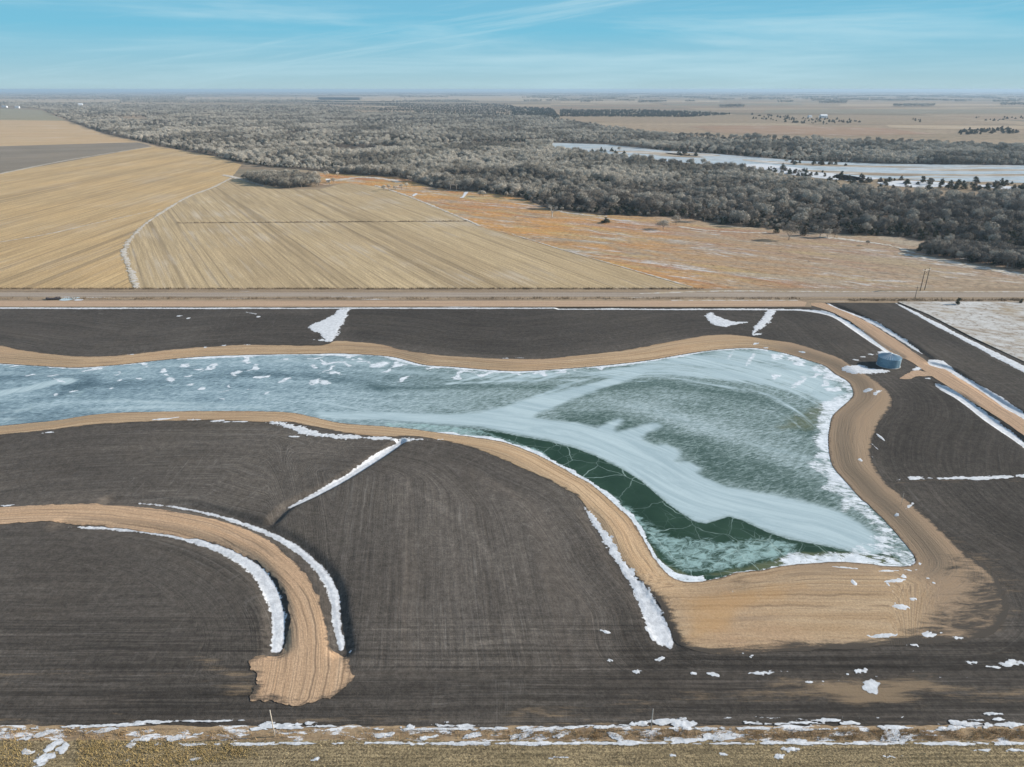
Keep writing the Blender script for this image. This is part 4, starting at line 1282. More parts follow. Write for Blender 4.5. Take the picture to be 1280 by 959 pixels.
def gravel_material(name, base, pale):
    b = Mat(name, 0.95, 0.1)
    pos = b.pos()
    f = b.noise(b.map(pos, (0.012, 0.9, 1)), 1.0, 5, 0.65)
    g = b.noise(pos, 1.3, 6, 0.75)
    col = b.mix(b.step(f, 0.35, 0.65), base, pale)
    return b.done(b.scale(col, b.step(g, 0.25, 0.75, 0.85, 1.15)))


poly_land("road", [(-320, 366.2), (1600, 366.2), (1600, 372.6), (1014, 371.6), (-320, 371.2)], 0.22, gravel_material("gravel", (0.27, 0.22, 0.175), (0.35, 0.285, 0.225)),
          "straight grey-tan gravel county road running across the whole view", cat="road", rag=0.25, step=3, res=12)
poly_land("dirt_road", [(-320, 376.6), (1000, 376.6), (1008, 378), (1006, 383.4), (-320, 383.4)], 0.20, gravel_material("frontage_dirt", (0.36, 0.245, 0.165), (0.45, 0.315, 0.21)),
          "straight tan dirt frontage road beside the county road", cat="road", rag=0.35, step=3, res=12)


def dusted_material():
    b = Mat("snowy_pasture", 0.95, 0.05)
    pos = b.pos()
    f = b.noise(b.rotscale(pos, R(30), (0.05, 0.16, 1)), 1.0, 8, 0.75, 0.5)
    col = b.ramp(f, [(0.3, (0.24, 0.19, 0.14)), (0.42, (0.36, 0.31, 0.255)), (0.52, (0.47, 0.45, 0.42)), (0.72, (0.60, 0.595, 0.58))])
    g = b.noise(pos, 0.30, 7, 0.82)
    col = b.mix(b.step(g, 0.48, 0.62, 0, 0.8), col, (0.20, 0.155, 0.11))
    col = b.mix(b.step(b.noise(pos, 0.06, 4), 0.56, 0.70, 0, 0.5), col, (0.33, 0.25, 0.15))
    return b.done(col)


dust = sheet("pasture", np.array(PP([(1122, 378), (1160, 394), (1215, 422), (1290, 458), (1400, 512), (1700, 512), (1800, 378)])), 0.35, 12, dusted_material(), 0.8, 6,
             zfun=lambda p: np.zeros(len(p)), seed=8)
tag(dust, "snow-dusted pale grass pasture at right beyond the dark lot", "pasture", kind="structure")

# snow on the far land: the swale, field margins, the woods' edge
FAR_SNOW = snow_material("far_snow", 0.75, False)


def swale_material():
    b = Mat("swale_snow", 0.9, 0.1)
    pos = b.pos()
    n = b.noise(pos, 0.30, 7, 0.78)
    return b.done(b.mix(b.step(n, 0.40, 0.58), (0.41, 0.325, 0.215), (0.54, 0.505, 0.46)))


SW = swale_material()
for px, w0, w1, lab in (
        ([(172, 361), (166, 345), (160, 330), (155, 315), (164, 298), (182, 280)], 1.9, 1.0, "snow lying in the bend of the field swale"),
        ([(182, 280), (205, 264), (236, 246), (265, 235), (289, 223)], 1.4, 1.5, "thin snow line along the upper swale between the stubble fields"),
        ([(470, 232), (510, 245.5), (560, 265.5), (600, 282.5)], 1.8, 1.2, "snowy margin between the pale stubble and the orange pasture"),
        ([(640, 293), (700, 311.5), (800, 340.5), (868, 360)], 0.7, 0.7, "faint snowy track along the lower edge of the pasture"),
        ([(0, 303), (60, 293), (130, 277), (200, 262)], 0.9, 0.5, "thin snow line crossing the golden stubble field"),
        ([(0, 217.5), (90, 199.5), (190, 183.5)], 2.5, 1.5, "pale grass line along the edge of the grey field"),
        ([(690, 262), (720, 268), (760, 271)], 2.2, 1.0, "snow patch in the shade of the woods beside the pale tree"),
        ([(850, 284), (880, 288), (930, 291), (960, 291)], 2.0, 1.2, "white snow track curving at the foot of the woods"),
        ([(1128, 318), (1170, 325), (1220, 334), (1290, 346)], 3.0, 4.0, "snow in the shade of the dark grove at right"),
        ([(1030, 297), (1060, 300), (1110, 307), (1140, 316)], 2.5, 2.5, "snow strip between the woods and the pasture at right"),
        ([(280, 219), (300, 224), (330, 233)], 3.0, 2.0, "snow in the shade of the small grove on the field edge"),
        ([(420, 226), (450, 222), (480, 224), (500, 228)], 5.0, 4.0, "snowy ground between the small grove and the woods"),
        ([(800, 367.5), (900, 364.5), (1000, 364.8), (1150, 365.2), (1300, 365.4)], 0.7, 0.5, "thin snow line along the north side of the county road"),
        ([(840, 376), (900, 376), (1000, 376)], 0.6, 0.6, "thin snow line beside the frontage road near the junction")):
    line = smooth(PP(px), 3.0, False)
    t = np.linspace(0, 1, len(line))
    nx = np.gradient(line, axis=0)
    nr = np.stack([-nx[:, 1], nx[:, 0]], 1)
    nr /= np.maximum(np.linalg.norm(nr, axis=1, keepdims=True), 1e-9)
    w = (w0 + (w1 - w0) * t)[:, None] * (0.5 + 1.0 * fbm(line, 18, 5, 3))[:, None]
    w[0] *= 0.2; w[-1] *= 0.2
    loop = np.vstack([line + nr * w, (line - nr * w)[::-1]])
    lo, hi = loop.min(0) - 4, loop.max(0) + 4
    cell = float(np.clip(math.sqrt((hi - lo).prod()) / 420, 0.35, 1.2))
    gp, shp = grid_over(lo, hi, cell)
    dl, al = dline(gp, line[::2])
    tt = np.clip(al / max(al.max(), 1), 0, 1)
    fld = (w0 + (w1 - w0) * tt) * (0.35 + 1.3 * fbm(gp, 16, 5, 3)) - dl + (fbm(gp, 2.2, 8, 3) - 0.5) * 2.6 * max(w0, w1) * 0.8
    fld = np.where(dl > 9, -5, fld)
    V, F, A = cells_mesh([(gp, fld, shp, cell, snow_lift(0.24, 0.08))])
    o = mesh_obj("snow_drift", V, F, SW, smooth_shade=True)
    tag(o, lab, "snow", group="snow streaks on the far land", kind="stuff")

# river ice, sandbars and its woods' floor
def river_material():
    b = Mat("river_ice", 0.5, 0.3)
    pos = b.pos()
    a = b.map(pos, (1, 1, 1), R(-8))
    n = b.noise(b.map(a, (0.005, 0.035, 1)), 1.0, 8, 0.72, 0.6)
    col = b.ramp(n, [(0.28, (0.20, 0.23, 0.235)), (0.42, (0.34, 0.385, 0.40)), (0.54, (0.45, 0.48, 0.49)), (0.62, (0.40, 0.34, 0.27)), (0.75, (0.26, 0.20, 0.145))])
    col = b.scale(col, b.step(b.noise(pos, 0.06, 6, 0.75), 0.3, 0.7, 0.78, 1.18))
    return b.done(col)


poly_land("river", [(690, 178.5), (760, 181), (830, 188.5), (900, 193), (1000, 201), (1100, 205), (1280, 207), (1600, 209), (1600, 229), (1280, 229), (1180, 227), (1100, 223),
                    (1000, 215), (920, 209), (850, 203), (760, 197), (690, 188)], 0.25, river_material(), "pale frozen river winding behind the near woods", cat="river", rag=6, rs=60, step=12, res=80)
for px, lab in (([(925, 207), (960, 206), (1010, 212), (1070, 221), (1100, 223), (1060, 226), (1000, 220), (950, 213)], "snow-covered side channel between the near woods and the river"),
                ([(1098, 228), (1140, 226.5), (1185, 229), (1195, 232), (1150, 234.5), (1110, 232)], "small oval of white ice among the cedars on the river flat"),
                ([(1045, 218), (1068, 221), (1080, 225), (1060, 226.5), (1048, 224)], "small white backwater on the river flat"),
                ([(1215, 231), (1260, 233), (1290, 236), (1250, 236.5)], "white backwater at the right edge of the river flat")):
    land("ice", px, 0.30, FAR_SNOW, lab, rag=4, rs=40, step=8, cat="ice", seed=4)


def bar_material():
    b = Mat("sandbar", 0.95, 0.05)
    pos = b.pos()
    n = b.noise(b.map(pos, (0.01, 0.03, 1)), 1.0, 7, 0.75)
    return b.done(b.ramp(n, [(0.35, (0.22, 0.165, 0.115)), (0.5, (0.36, 0.29, 0.21)), (0.62, (0.58, 0.57, 0.56))]))


BAR = bar_material()
for px, lab in (([(760, 189.5), (800, 189), (850, 193), (880, 197), (850, 196.5), (800, 192.5)], "tan sandbar along the near bank of the river's upper reach"),
                ([(835, 191), (875, 192), (900, 195), (870, 195.5), (842, 193.5)], "scrubby island in the middle of the river"),
                ([(930, 199.5), (1000, 204), (1080, 207.5), (1180, 209.5), (1080, 209.5), (990, 206.5), (935, 202)], "long thin sandbar in mid river"),
                ([(1010, 213), (1100, 216.5), (1200, 218), (1300, 218.5), (1300, 220), (1190, 220.5), (1090, 219.5), (1015, 215.5)], "long snowy sandbar on the near side of the river"),
                ([(1120, 211.5), (1240, 212), (1320, 213), (1240, 214), (1140, 213.5)], "narrow sandbar near the right edge of the river")):
    land("sandbar", px, 0.40, BAR, lab, rag=7, rs=45, step=8, cat="sandbar", seed=3)


def floor_material():
    b = Mat("leaf_litter", 0.95, 0.05)
    pos = b.pos()
    n = b.noise(pos, 0.03, 7, 0.7)
    col = b.ramp(n, [(0.3, (0.07, 0.056, 0.043)), (0.5, (0.11, 0.086, 0.064)), (0.66, (0.16, 0.122, 0.087)), (0.82, (0.42, 0.40, 0.38))])
    return b.done(col)


WOODS = [(-500, 122), (0, 121), (200, 120), (400, 122.5), (560, 124), (640, 132), (690, 150), (800, 167), (900, 173), (1000, 176), (1280, 185), (1600, 190), (1600, 208), (1280, 207), (1100, 205), (1000, 201),
         (900, 193), (830, 188.5), (760, 181), (690, 178.5), (690, 188), (760, 198), (850, 206), (920, 213), (960, 221), (1040, 237), (1100, 245), (1280, 249), (1600, 252),
         (1600, 352), (1280, 326), (1200, 309), (1130, 297), (1030, 292), (960, 286), (900, 281), (850, 272), (760, 269), (690, 263), (650, 247), (600, 240), (545, 236), (500, 222), (420, 217),
         (380, 212), (330, 208), (300, 203), (260, 194), (200, 182.5), (130, 167), (82, 150), (50, 137), (0, 133), (-500, 130)]
FLOOR = [(84, 150.5), (300, 147), (640, 146), (700, 149)] + WOODS[7:WOODS.index((82, 150))]
poly_land("forest_floor", FLOOR, 0.17, floor_material(), "brown leaf-littered floor of the river woods", cat="ground", rag=3, rs=25, step=10, res=400)

# ================================================================== trees
def twig_material():
    b = Mat("bare_twigs", 0.9, 0.1)
    r = b.rand()
    loc = b.nt.nodes.new("ShaderNodeObjectInfo").outputs["Location"]
    st = b.noise(loc, 0.0065, 5, 0.62)
    col = b.ramp(b.math("ADD", b.math("MULTIPLY", r, 0.36), b.step(st, 0.38, 0.62, 0.0, 0.64)),
                 [(0.0, (0.15, 0.13, 0.105)), (0.3, (0.27, 0.24, 0.19)), (0.6, (0.46, 0.415, 0.345)), (0.85, (0.56, 0.51, 0.425)), (1.0, (0.54, 0.465, 0.375))])
    sp = b.nt.nodes.new("ShaderNodeSeparateXYZ"); b.set(sp, 0, loc)
    # twig colour turns darker and browner by position, towards the near right stands
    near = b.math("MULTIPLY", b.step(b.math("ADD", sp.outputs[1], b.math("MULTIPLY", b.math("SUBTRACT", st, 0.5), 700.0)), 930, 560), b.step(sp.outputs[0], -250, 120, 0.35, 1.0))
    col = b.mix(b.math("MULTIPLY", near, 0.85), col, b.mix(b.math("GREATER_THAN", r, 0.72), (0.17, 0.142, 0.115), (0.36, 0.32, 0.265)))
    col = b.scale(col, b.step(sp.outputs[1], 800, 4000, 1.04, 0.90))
    n = b.noise(b.pos(), 0.35, 3)
    return b.done(b.scale(col, b.step(n, 0.3, 0.7, 0.8, 1.2)))


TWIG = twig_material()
BARK = flat_mat("grey_bark", (0.24, 0.20, 0.165), 0.95, 0.1, var=0.25, scale=1.5)
PALEBARK = flat_mat("bleached_bark", (0.46, 0.43, 0.38), 0.9, 0.1, var=0.15, scale=1.5)


def cedar_material():
    b = Mat("cedar_green", 0.9, 0.1)
    col = b.ramp(b.rand(), [(0.0, (0.045, 0.050, 0.030)), (0.5, (0.060, 0.062, 0.036)), (0.85, (0.085, 0.070, 0.045)), (1.0, (0.10, 0.065, 0.045))])
    return b.done(b.scale(col, b.step(b.noise(b.pos(), 0.8, 3), 0.3, 0.7, 0.8, 1.25)))


CEDAR = cedar_material()


def limbs(rng, h, r, n_main):
    """trunk with forking limbs; returns the mesh builder and the limb tips"""
    m = MB()
    tips = []
    t0 = h * rng.uniform(0.16, 0.26)
    lean = (rng.uniform(-0.3, 0.3), rng.uniform(-0.3, 0.3))
    top = Vector((lean[0], lean[1], t0))
    m.tube((0, 0, -0.3), top, r * 1.25, r * 0.85, 6)
    for i in range(n_main):
        a = 2 * math.pi * (i + rng.uniform(-0.3, 0.3)) / n_main
        L = h * rng.uniform(0.32, 0.48)
        sp = rng.uniform(0.35, 0.75)
        b1 = top + Vector((math.cos(a) * L * sp, math.sin(a) * L * sp, L * 0.85))
        m.tube(top, b1, r * 0.6, r * 0.3, 5, False)
        for j in range(3):
            a2 = a + rng.uniform(-1.0, 1.0)
            L2 = h * rng.uniform(0.2, 0.36)
            b2 = b1 + Vector((math.cos(a2) * L2 * 0.6, math.sin(a2) * L2 * 0.6, L2 * rng.uniform(0.4, 0.9)))
            m.tube(b1, b2, r * 0.28, r * 0.1, 4, False)
            tips += [b2, b1.lerp(b2, 0.5)]
        tips.append(b1)
    return m, tips


def flakes(rng, pts, n, size, spread, up=0.6, aspect=3.0, squash=0.8):
    """slim leaf-size or twig-spray faces gathered in clumps about the limb tips"""
    m = MB()
    for i in range(n):
        c = pts[rng.integers(len(pts))]
        d = Vector(rng.normal(0, 1, 3))
        d.z *= squash
        c = Vector(c) + d * spread * rng.uniform(0.4, 1.0)
        if c.z < 0.5:
            c.z = 0.5 + abs(c.z) * 0.3
        ax = (Vector((d.x, d.y, abs(d.z) * 0.5 + up)) + Vector(rng.normal(0, 0.5, 3))).normalized()
        sd = ax.cross(Vector(rng.normal(0, 1, 3))).normalized()
        L, w = size * rng.uniform(0.6, 1.4), size / aspect * rng.uniform(0.6, 1.3)
        k = len(m.v)
        m.v += [tuple(c - ax * L * 0.5), tuple(c + sd * w * 0.5), tuple(c + ax * L * 0.5), tuple(c - sd * w * 0.5)]
        m.f.append((k, k + 1, k + 2, k + 3))
    return m


def dome_flakes(rng, lobes, n, size, aspect):
    """twig sprays over the skins of a crown's lobes, facing outward, thinning towards the base"""
    m = MB()
    w8 = np.array([l[1] ** 2 for l in lobes]); w8 /= w8.sum()
    for i in range(n):
        c, r = lobes[rng.choice(len(lobes), p=w8)]
        d = Vector(rng.normal(0, 1, 3))
        d.z = d.z * 0.9 + 0.25
        d.normalize()
        rad = r * (rng.uniform(0.60, 1.18) if rng.uniform() < 0.8 else rng.uniform(0.3, 0.8))
        q = Vector(c) + Vector((d.x * rad, d.y * rad, d.z * rad * 0.92))
        if q.z < 0.6:
            continue
        nrm = (d + Vector(rng.normal(0, 0.45, 3))).normalized()
        ax = nrm.cross(Vector(rng.normal(0, 1, 3)))
        up = Vector((0, 0, 1)) - nrm * nrm.z
        ax = (ax.normalized() * 0.7 + up * 0.8).normalized()
        sd = nrm.cross(ax).normalized()
        L, w = size * rng.uniform(0.6, 1.4), size / aspect * rng.uniform(0.6, 1.3)
        k = len(m.v)
        m.v += [tuple(q - ax * L * 0.5), tuple(q + sd * w * 0.5 - ax * L * 0.1), tuple(q + ax * L * 0.5), tuple(q - sd * w * 0.5 + ax * L * 0.1)]
        m.f.append((k, k + 1, k + 2, k + 3))
    return m


def bare_variant(seed, h, n, wide=1.0):
    rng = np.random.default_rng(seed)
    tm, tips = limbs(rng, h, h * 0.022, int(rng.integers(4, 7)))
    R0 = h * 0.40 * wide
    lobes = [((0, 0, h * 0.62), R0 * 0.72)]
    for k in range(int(rng.integers(7, 11))):
        t = 2 * math.pi * k / 8 + rng.uniform(-0.4, 0.4)
        e = rng.uniform(-0.15, 0.9)
        rr = R0 * 0.62 * math.cos(e * 0.9)
        lobes.append(((math.cos(t) * rr, math.sin(t) * rr, h * (0.55 + 0.30 * math.sin(e))), R0 * rng.uniform(0.22, 0.46)))
    fm = dome_flakes(rng, lobes, n, 1.15, 4.2)
    return tm, fm


def cedar_variant(seed, h, n):
    rng = np.random.default_rng(seed)
    tm = MB()
    tm.tube((0, 0, -0.2), (0, 0, h * 0.85), h * 0.03, h * 0.008, 6)
    lobes = []
    for k in range(16):
        z = rng.uniform(0.10, 0.88)
        rad = h * 0.30 * (1 - z) ** 0.7
        a = rng.uniform(0, 2 * math.pi)
        lobes.append(((math.cos(a) * rad * 0.7, math.sin(a) * rad * 0.7, z * h), h * (0.09 + 0.15 * (1 - z)) * rng.uniform(0.8, 1.2)))
    fm = dome_flakes(rng, lobes, n, 0.8, 1.7)
    return tm, fm


BARE_V, CEDAR_V = [], []
for s in range(6):
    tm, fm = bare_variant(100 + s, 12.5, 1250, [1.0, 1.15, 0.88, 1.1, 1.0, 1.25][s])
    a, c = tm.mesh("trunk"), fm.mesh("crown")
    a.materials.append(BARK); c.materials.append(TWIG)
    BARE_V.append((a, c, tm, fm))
for s in range(4):
    tm, fm = cedar_variant(200 + s, 7.0, 520)
    a, c = tm.mesh("trunk"), fm.mesh("crown")
    a.materials.append(BARK); c.materials.append(CEDAR)
    CEDAR_V.append((a, c, tm, fm))


def tree_thing(name, kind, xy, scale, var, label, cat, group, rz=None, sz=1.0):
    a, c, *_ = (BARE_V if kind == "bare" else CEDAR_V)[var]
    e = empty(name, (xy[0], xy[1], 0.0), RNG.uniform(0, 6.28) if rz is None else rz)
    e.scale = (scale, scale, scale * sz)
    tag(e, label, cat, group)
    for nm, me in (("trunk", a), ("crown", c)):
        o = bpy.data.objects.new(nm, me)
        o.parent = e
        COL.objects.link(o)
    return e


def merged(tm, fm, name, m1, m2):
    n = len(tm.v)
    me = bpy.data.meshes.new(name)
    me.from_pydata(list(tm.v) + list(fm.v), [], list(tm.f) + [tuple(i + n for i in f) for f in fm.f])
    me.materials.append(m1); me.materials.append(m2)
    mi = np.zeros(len(me.polygons), np.int32)
    mi[len(tm.f):] = 1
    me.polygons.foreach_set("material_index", mi)
    return me


def stock(name, variants, m1, m2):
    c = bpy.data.collections.new(name)
    for i, (_, _, tm, fm) in enumerate(variants):
        o = bpy.data.objects.new(f"{name}_{i}", merged(tm, fm, name, m1, m2))
        c.objects.link(o)
    return c


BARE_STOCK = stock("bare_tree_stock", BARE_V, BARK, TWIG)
CEDAR_STOCK = stock("cedar_stock", CEDAR_V, BARK, CEDAR)


def scatter_group(name, coll):
    ng = bpy.data.node_groups.new(name, "GeometryNodeTree")
    ng.interface.new_socket("Geometry", in_out="INPUT", socket_type="NodeSocketGeometry")
    ng.interface.new_socket("Geometry", in_out="OUTPUT", socket_type="NodeSocketGeometry")
    N, L = ng.nodes, ng.links
    gi, go = N.new("NodeGroupInput"), N.new("NodeGroupOutput")
    ci = N.new("GeometryNodeCollectionInfo")
    ci.inputs["Collection"].default_value = coll
    ci.inputs["Separate Children"].default_value = True
    ci.inputs["Reset Children"].default_value = True
    ip = N.new("GeometryNodeInstanceOnPoints")
    ip.inputs["Pick Instance"].default_value = True

    def na(nm, t):
        n = N.new("GeometryNodeInputNamedAttribute")
        n.data_type = t
        n.inputs["Name"].default_value = nm
        return n.outputs[0]
    L.new(gi.outputs[0], ip.inputs["Points"])
    L.new(ci.outputs[0], ip.inputs["Instance"])
    L.new(na("vi", "INT"), ip.inputs["Instance Index"])
    rot = N.new("ShaderNodeCombineXYZ")
    L.new(na("rz", "FLOAT"), rot.inputs[2])
    e2r = N.new("FunctionNodeEulerToRotation")
    L.new(rot.outputs[0], e2r.inputs[0])
    L.new(e2r.outputs[0], ip.inputs["Rotation"])
    L.new(na("sc", "FLOAT_VECTOR"), ip.inputs["Scale"])
    L.new(ip.outputs[0], go.inputs[0])
    return ng


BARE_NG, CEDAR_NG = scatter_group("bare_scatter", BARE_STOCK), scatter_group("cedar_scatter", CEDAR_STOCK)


def scatter(name, pts, scale, nvar, ng, label, cat, sz=None):
    """one stuff object standing for trees nobody could count"""
    me = bpy.data.meshes.new(name)
    me.vertices.add(len(pts))
    co = np.column_stack([pts, np.zeros(len(pts))]).astype(np.float32)
    me.vertices.foreach_set("co", co.ravel())
    a = me.attributes.new("vi", "INT", "POINT")
    a.data.foreach_set("value", RNG.integers(0, nvar, len(pts)).astype(np.int32))
    a = me.attributes.new("rz", "FLOAT", "POINT")
    a.data.foreach_set("value", RNG.uniform(0, 6.28, len(pts)).astype(np.float32))
    a = me.attributes.new("sc", "FLOAT_VECTOR", "POINT")
    zz = scale * (1.0 if sz is None else sz)
    a.data.foreach_set("vector", np.column_stack([scale, scale, zz]).astype(np.float32).ravel())
    o = bpy.data.objects.new(name, me)
    COL.objects.link(o)
    md = o.modifiers.new("scatter", "NODES")
    md.node_group = ng
    return tag(o, label, cat, kind="stuff")


def jitter_points(px_poly, y0, y1, spacing, xlim=1.0):
    """points of an uneven grid between two distances that fall in a traced outline; SPACING(y) in metres"""
    out = []
    y = y0
    poly = np.asarray(px_poly, float)
    while y < y1:
        s = spacing(y)
        half = 0.82 * (y * CT + 40) * xlim + 60
        n = int(2 * half / s)
        x = -half + s * (np.arange(n) + RNG.uniform(0, 1, n))
        q = np.stack([x, y + RNG.uniform(-0.5, 0.5, n) * s * 1.3], 1)
        out.append(q)
        y += s
    q = np.vstack(out)
    pr = project(q)
    return q[inpoly(pr, poly)]


# --- the river woods
w = jitter_points(WOODS, 420, 15000, lambda y: 6.9 if y < 900 else 7.6 + (y - 1000) * 0.0042)
pr = project(w)
keep = np.ones(len(w), bool)
glade = fbm(w, 260, 21, 4)
near_open = np.clip((w[:, 1] - 2200) / 4000, 0, 1)
keep &= (glade > 0.28)
keep &= fbm(np.column_stack([w[:, 0] / w[:, 1] * 5.0, np.log(w[:, 1]) * 13.0]), 1.0, 33, 4) > 0.10 + 0.36 * near_open
keep &= fbm(w, 22, 57, 2) > 0.27
keep &= ~(inpoly(pr, [(150, 146), (178, 146), (190, 153), (160, 153)]) | inpoly(pr, [(95, 131), (110, 131), (110, 134), (95, 134)]) | inpoly(pr, [(440, 139), (520, 139), (515, 142.5), (445, 142)])
          | inpoly(pr, [(920, 203), (1040, 212), (1120, 222), (1300, 226), (1300, 240), (1200, 236), (1100, 236), (1000, 224), (940, 214)]))
for poly in ([(380, 118.5), (700, 118), (700, 127.5), (600, 127), (560, 125.8), (470, 127.2), (400, 126)], [(-60, 123.6), (150, 124), (150, 128.5), (-60, 128.2)], [(150, 128.6), (300, 129.2), (300, 133), (150, 132.4)],
             [(230, 121), (450, 121.5), (450, 125.5), (230, 125)], [(330, 130), (470, 131.5), (470, 133.6), (330, 132.4)], [(0, 119), (200, 118.6), (200, 121), (0, 121.5)]):
    keep &= ~(inpoly(pr, poly) & (RNG.uniform(0, 1, len(w)) < 0.96))
w, pr, glade = w[keep], pr[keep], glade[keep]
ced = (fbm(np.column_stack([w[:, 0] * 0.45, w[:, 1]]), 170, 44, 4) > 0.585) & (RNG.uniform(0, 1, len(w)) < 0.7) | (RNG.uniform(0, 1, len(w)) < 0.035)
ced |= (pr[:, 0] > 980) & (pr[:, 1] > 240) & (RNG.uniform(0, 1, len(w)) < 0.20)
ced |= (w[:, 1] < 1000) & (pr[:, 0] > 480) & (RNG.uniform(0, 1, len(w)) < 0.10)
ced |= inpoly(pr, [(390, 126.5), (560, 127.5), (700, 133), (690, 147), (560, 146), (470, 139), (400, 133)]) & (RNG.uniform(0, 1, len(w)) < 0.93)
ced |= inpoly(pr, [(420, 148), (540, 152), (560, 164), (470, 160)]) & (RNG.uniform(0, 1, len(w)) < 0.4)
hs = (0.55 + 0.45 * fbm(w, 90, 61, 3) + 0.5 * (fbm(w, 26, 62, 2) - 0.4)) * RNG.uniform(0.8, 1.2, len(w))
hs *= np.where(w[:, 1] > 2000, 1 + (w[:, 1] - 2000) / 14000, 1)

# the grove on the field edge, the dark grove at right: denser, lower
GROVE = [(301, 225), (330, 221.5), (370, 222.5), (398, 227), (402, 233), (360, 236), (325, 232)]
g1 = jitter_points(GROVE, 700, 1000, lambda y: 5.2)
GROVE2 = [(1135, 312), (1180, 309), (1290, 322), (1500, 352), (1500, 372), (1290, 341), (1220, 330), (1160, 320)]
g2 = jitter_points(GROVE2, 380, 520, lambda y: 4.6, 1.2)

under = jitter_points(WOODS, 420, 1150, lambda y: 6.0)
bare_xy = np.vstack([w[~ced], g1, g2, under])
bare_sc = np.concatenate([hs[~ced], RNG.uniform(0.6, 0.95, len(g1)), RNG.uniform(0.5, 0.78, len(g2)), RNG.uniform(0.25, 0.48, len(under))])
src = np.concatenate([np.zeros(int((~ced).sum())), np.ones(len(g1)), np.full(len(g2), 2), np.full(len(under), 3)])
cedar_xy, cedar_sc = w[ced], hs[ced] * 1.15
g2c = g2[RNG.uniform(0, 1, len(g2)) < 0.35] + RNG.uniform(-2, 2, (1, 2))
cedar_xy = np.vstack([cedar_xy, g2c])
cedar_sc = np.concatenate([cedar_sc, RNG.uniform(0.7, 1.0, len(g2c))])

# cedars and thickets on the river flat, on the plain and round the farms
flat_px = []
for poly, n in (([(920, 205), (1010, 214), (1100, 224), (1300, 231), (1300, 241), (1180, 239), (1060, 235), (1000, 226), (940, 214)], 120), ([(840, 192), (870, 192), (875, 196), (850, 196)], 9),
                ([(990, 204), (1060, 206), (1060, 208), (990, 206)], 16), ([(740, 187), (790, 190), (790, 194), (740, 192)], 8)):
    lo, hi = np.min(poly, 0), np.max(poly, 0)
    c = 0
    while c < n:
        q = RNG.uniform(lo, hi)
        if inpoly(q[None], poly)[0]:
            flat_px.append(q); c += 1
flat_xy = np.array([P(*q) for q in flat_px])
plain_px = []
for poly, n in (([(640, 134), (690, 136), (700, 148), (640, 147)], 1100), ([(700, 138), (800, 138), (860, 140), (918, 143), (860, 146.5), (740, 146), (700, 146)], 1700),
                ([(940, 143), (1000, 147), (1060, 150), (1080, 153), (1040, 156), (980, 154), (940, 150)], 110), ([(1197, 164), (1262, 160), (1275, 167), (1200, 169)], 90), ([(1134, 149), (1152, 150), (1150, 153), (1136, 152)], 9),
                ([(1210, 147), (1280, 147), (1280, 152), (1215, 152)], 16)):
    lo, hi = np.min(poly, 0), np.max(poly, 0)
    c = 0
    while c < n:
        q = RNG.uniform(lo, hi)
        if inpoly(q[None], poly)[0]:
            plain_px.append(q); c += 1
plain_xy = np.array([P(*q) for q in plain_px])
# shelter belts far out on the plain
belt = []
for x0, x1, y in ((1023, 1058, 129.2), (1117, 1168, 133.2), (1251, 1290, 131.6), (900, 930, 134.3), (1045, 1085, 124.8), (1110, 1180, 125.8), (1193, 1207, 127), (735, 772, 124), (800, 880, 121.5), (660, 700, 120.5),
                  (1230, 1250, 123.5), (560, 620, 120.5), (500, 560, 122), (1060, 1200, 120.5), (940, 990, 120.8), (200, 330, 119), (0, 120, 119.5), (330, 420, 120.5), (1220, 1280, 119.6)):
    n = int((x1 - x0) * 2.4)
    for k in range(n):
        belt.append(P(x0 + (x1 - x0) * RNG.uniform(0, 1), y + RNG.uniform(-0.35, 0.35)))
for k in range(620):
    y = 115.4 + 13 * RNG.uniform(0, 1) ** 1.7
    x0 = RNG.uniform(-150, 1430)
    L = RNG.uniform(8, 70) * (1.0 if y < 119 else 0.6)
    if x0 < 640 and y > 121:
        continue
    for j in range(int(L * 1.6)):
        belt.append(P(x0 + L * RNG.uniform(0, 1), y + RNG.uniform(-0.12, 0.12)))
belt = np.array(belt)

# --- the ones that show largest stand as trees of their own
def in_frame(q):
    p = project(q)
    return (p[:, 0] > 2) & (p[:, 0] < 1278) & (p[:, 1] > 120) & (p[:, 1] < 955)


def nearest(q, n):
    d = np.where(in_frame(q), np.hypot(q[:, 1] * CT, 40), 1e9)
    return np.argsort(d)[:n]


def where_label(x, y):
    if x > 1140 and y > 305:
        return None
    return "x"


N_BARE = 284
ib = nearest(bare_xy[src < 3], N_BARE)
solo = np.zeros(len(bare_xy), bool)
solo[ib] = True
for i in ib:
    q = project(bare_xy[i:i + 1])[0]
    if src[i] == 2:
        lab, grp = "bare grey-brown tree in the dark low grove at the right edge of the pasture", "bare trees of the grove at right"
    else:
        zone = ("behind the dark grove at right", "above the snow strip at right", "behind the lone pasture trees", "behind the pale forked tree", "left of the pale forked tree")
        k = 0 if q[0] > 1150 else 1 if q[0] > 1000 else 2 if q[0] > 830 else 3 if q[0] > 660 else 4
        lab, grp = f"bare grey tree in the front of the river woods {zone[k]}", f"front trees of the woods {zone[k]}"
    tree_thing("bare_tree", "bare", bare_xy[i], bare_sc[i], int(RNG.integers(6)), lab, "tree", grp, sz=RNG.uniform(0.85, 1.12))
m = ~solo
scatter("bare_woods", bare_xy[m], bare_sc[m], 6, BARE_NG, "grey leafless woods spreading along the river to the horizon", "woods", RNG.uniform(0.85, 1.12, int(m.sum())))

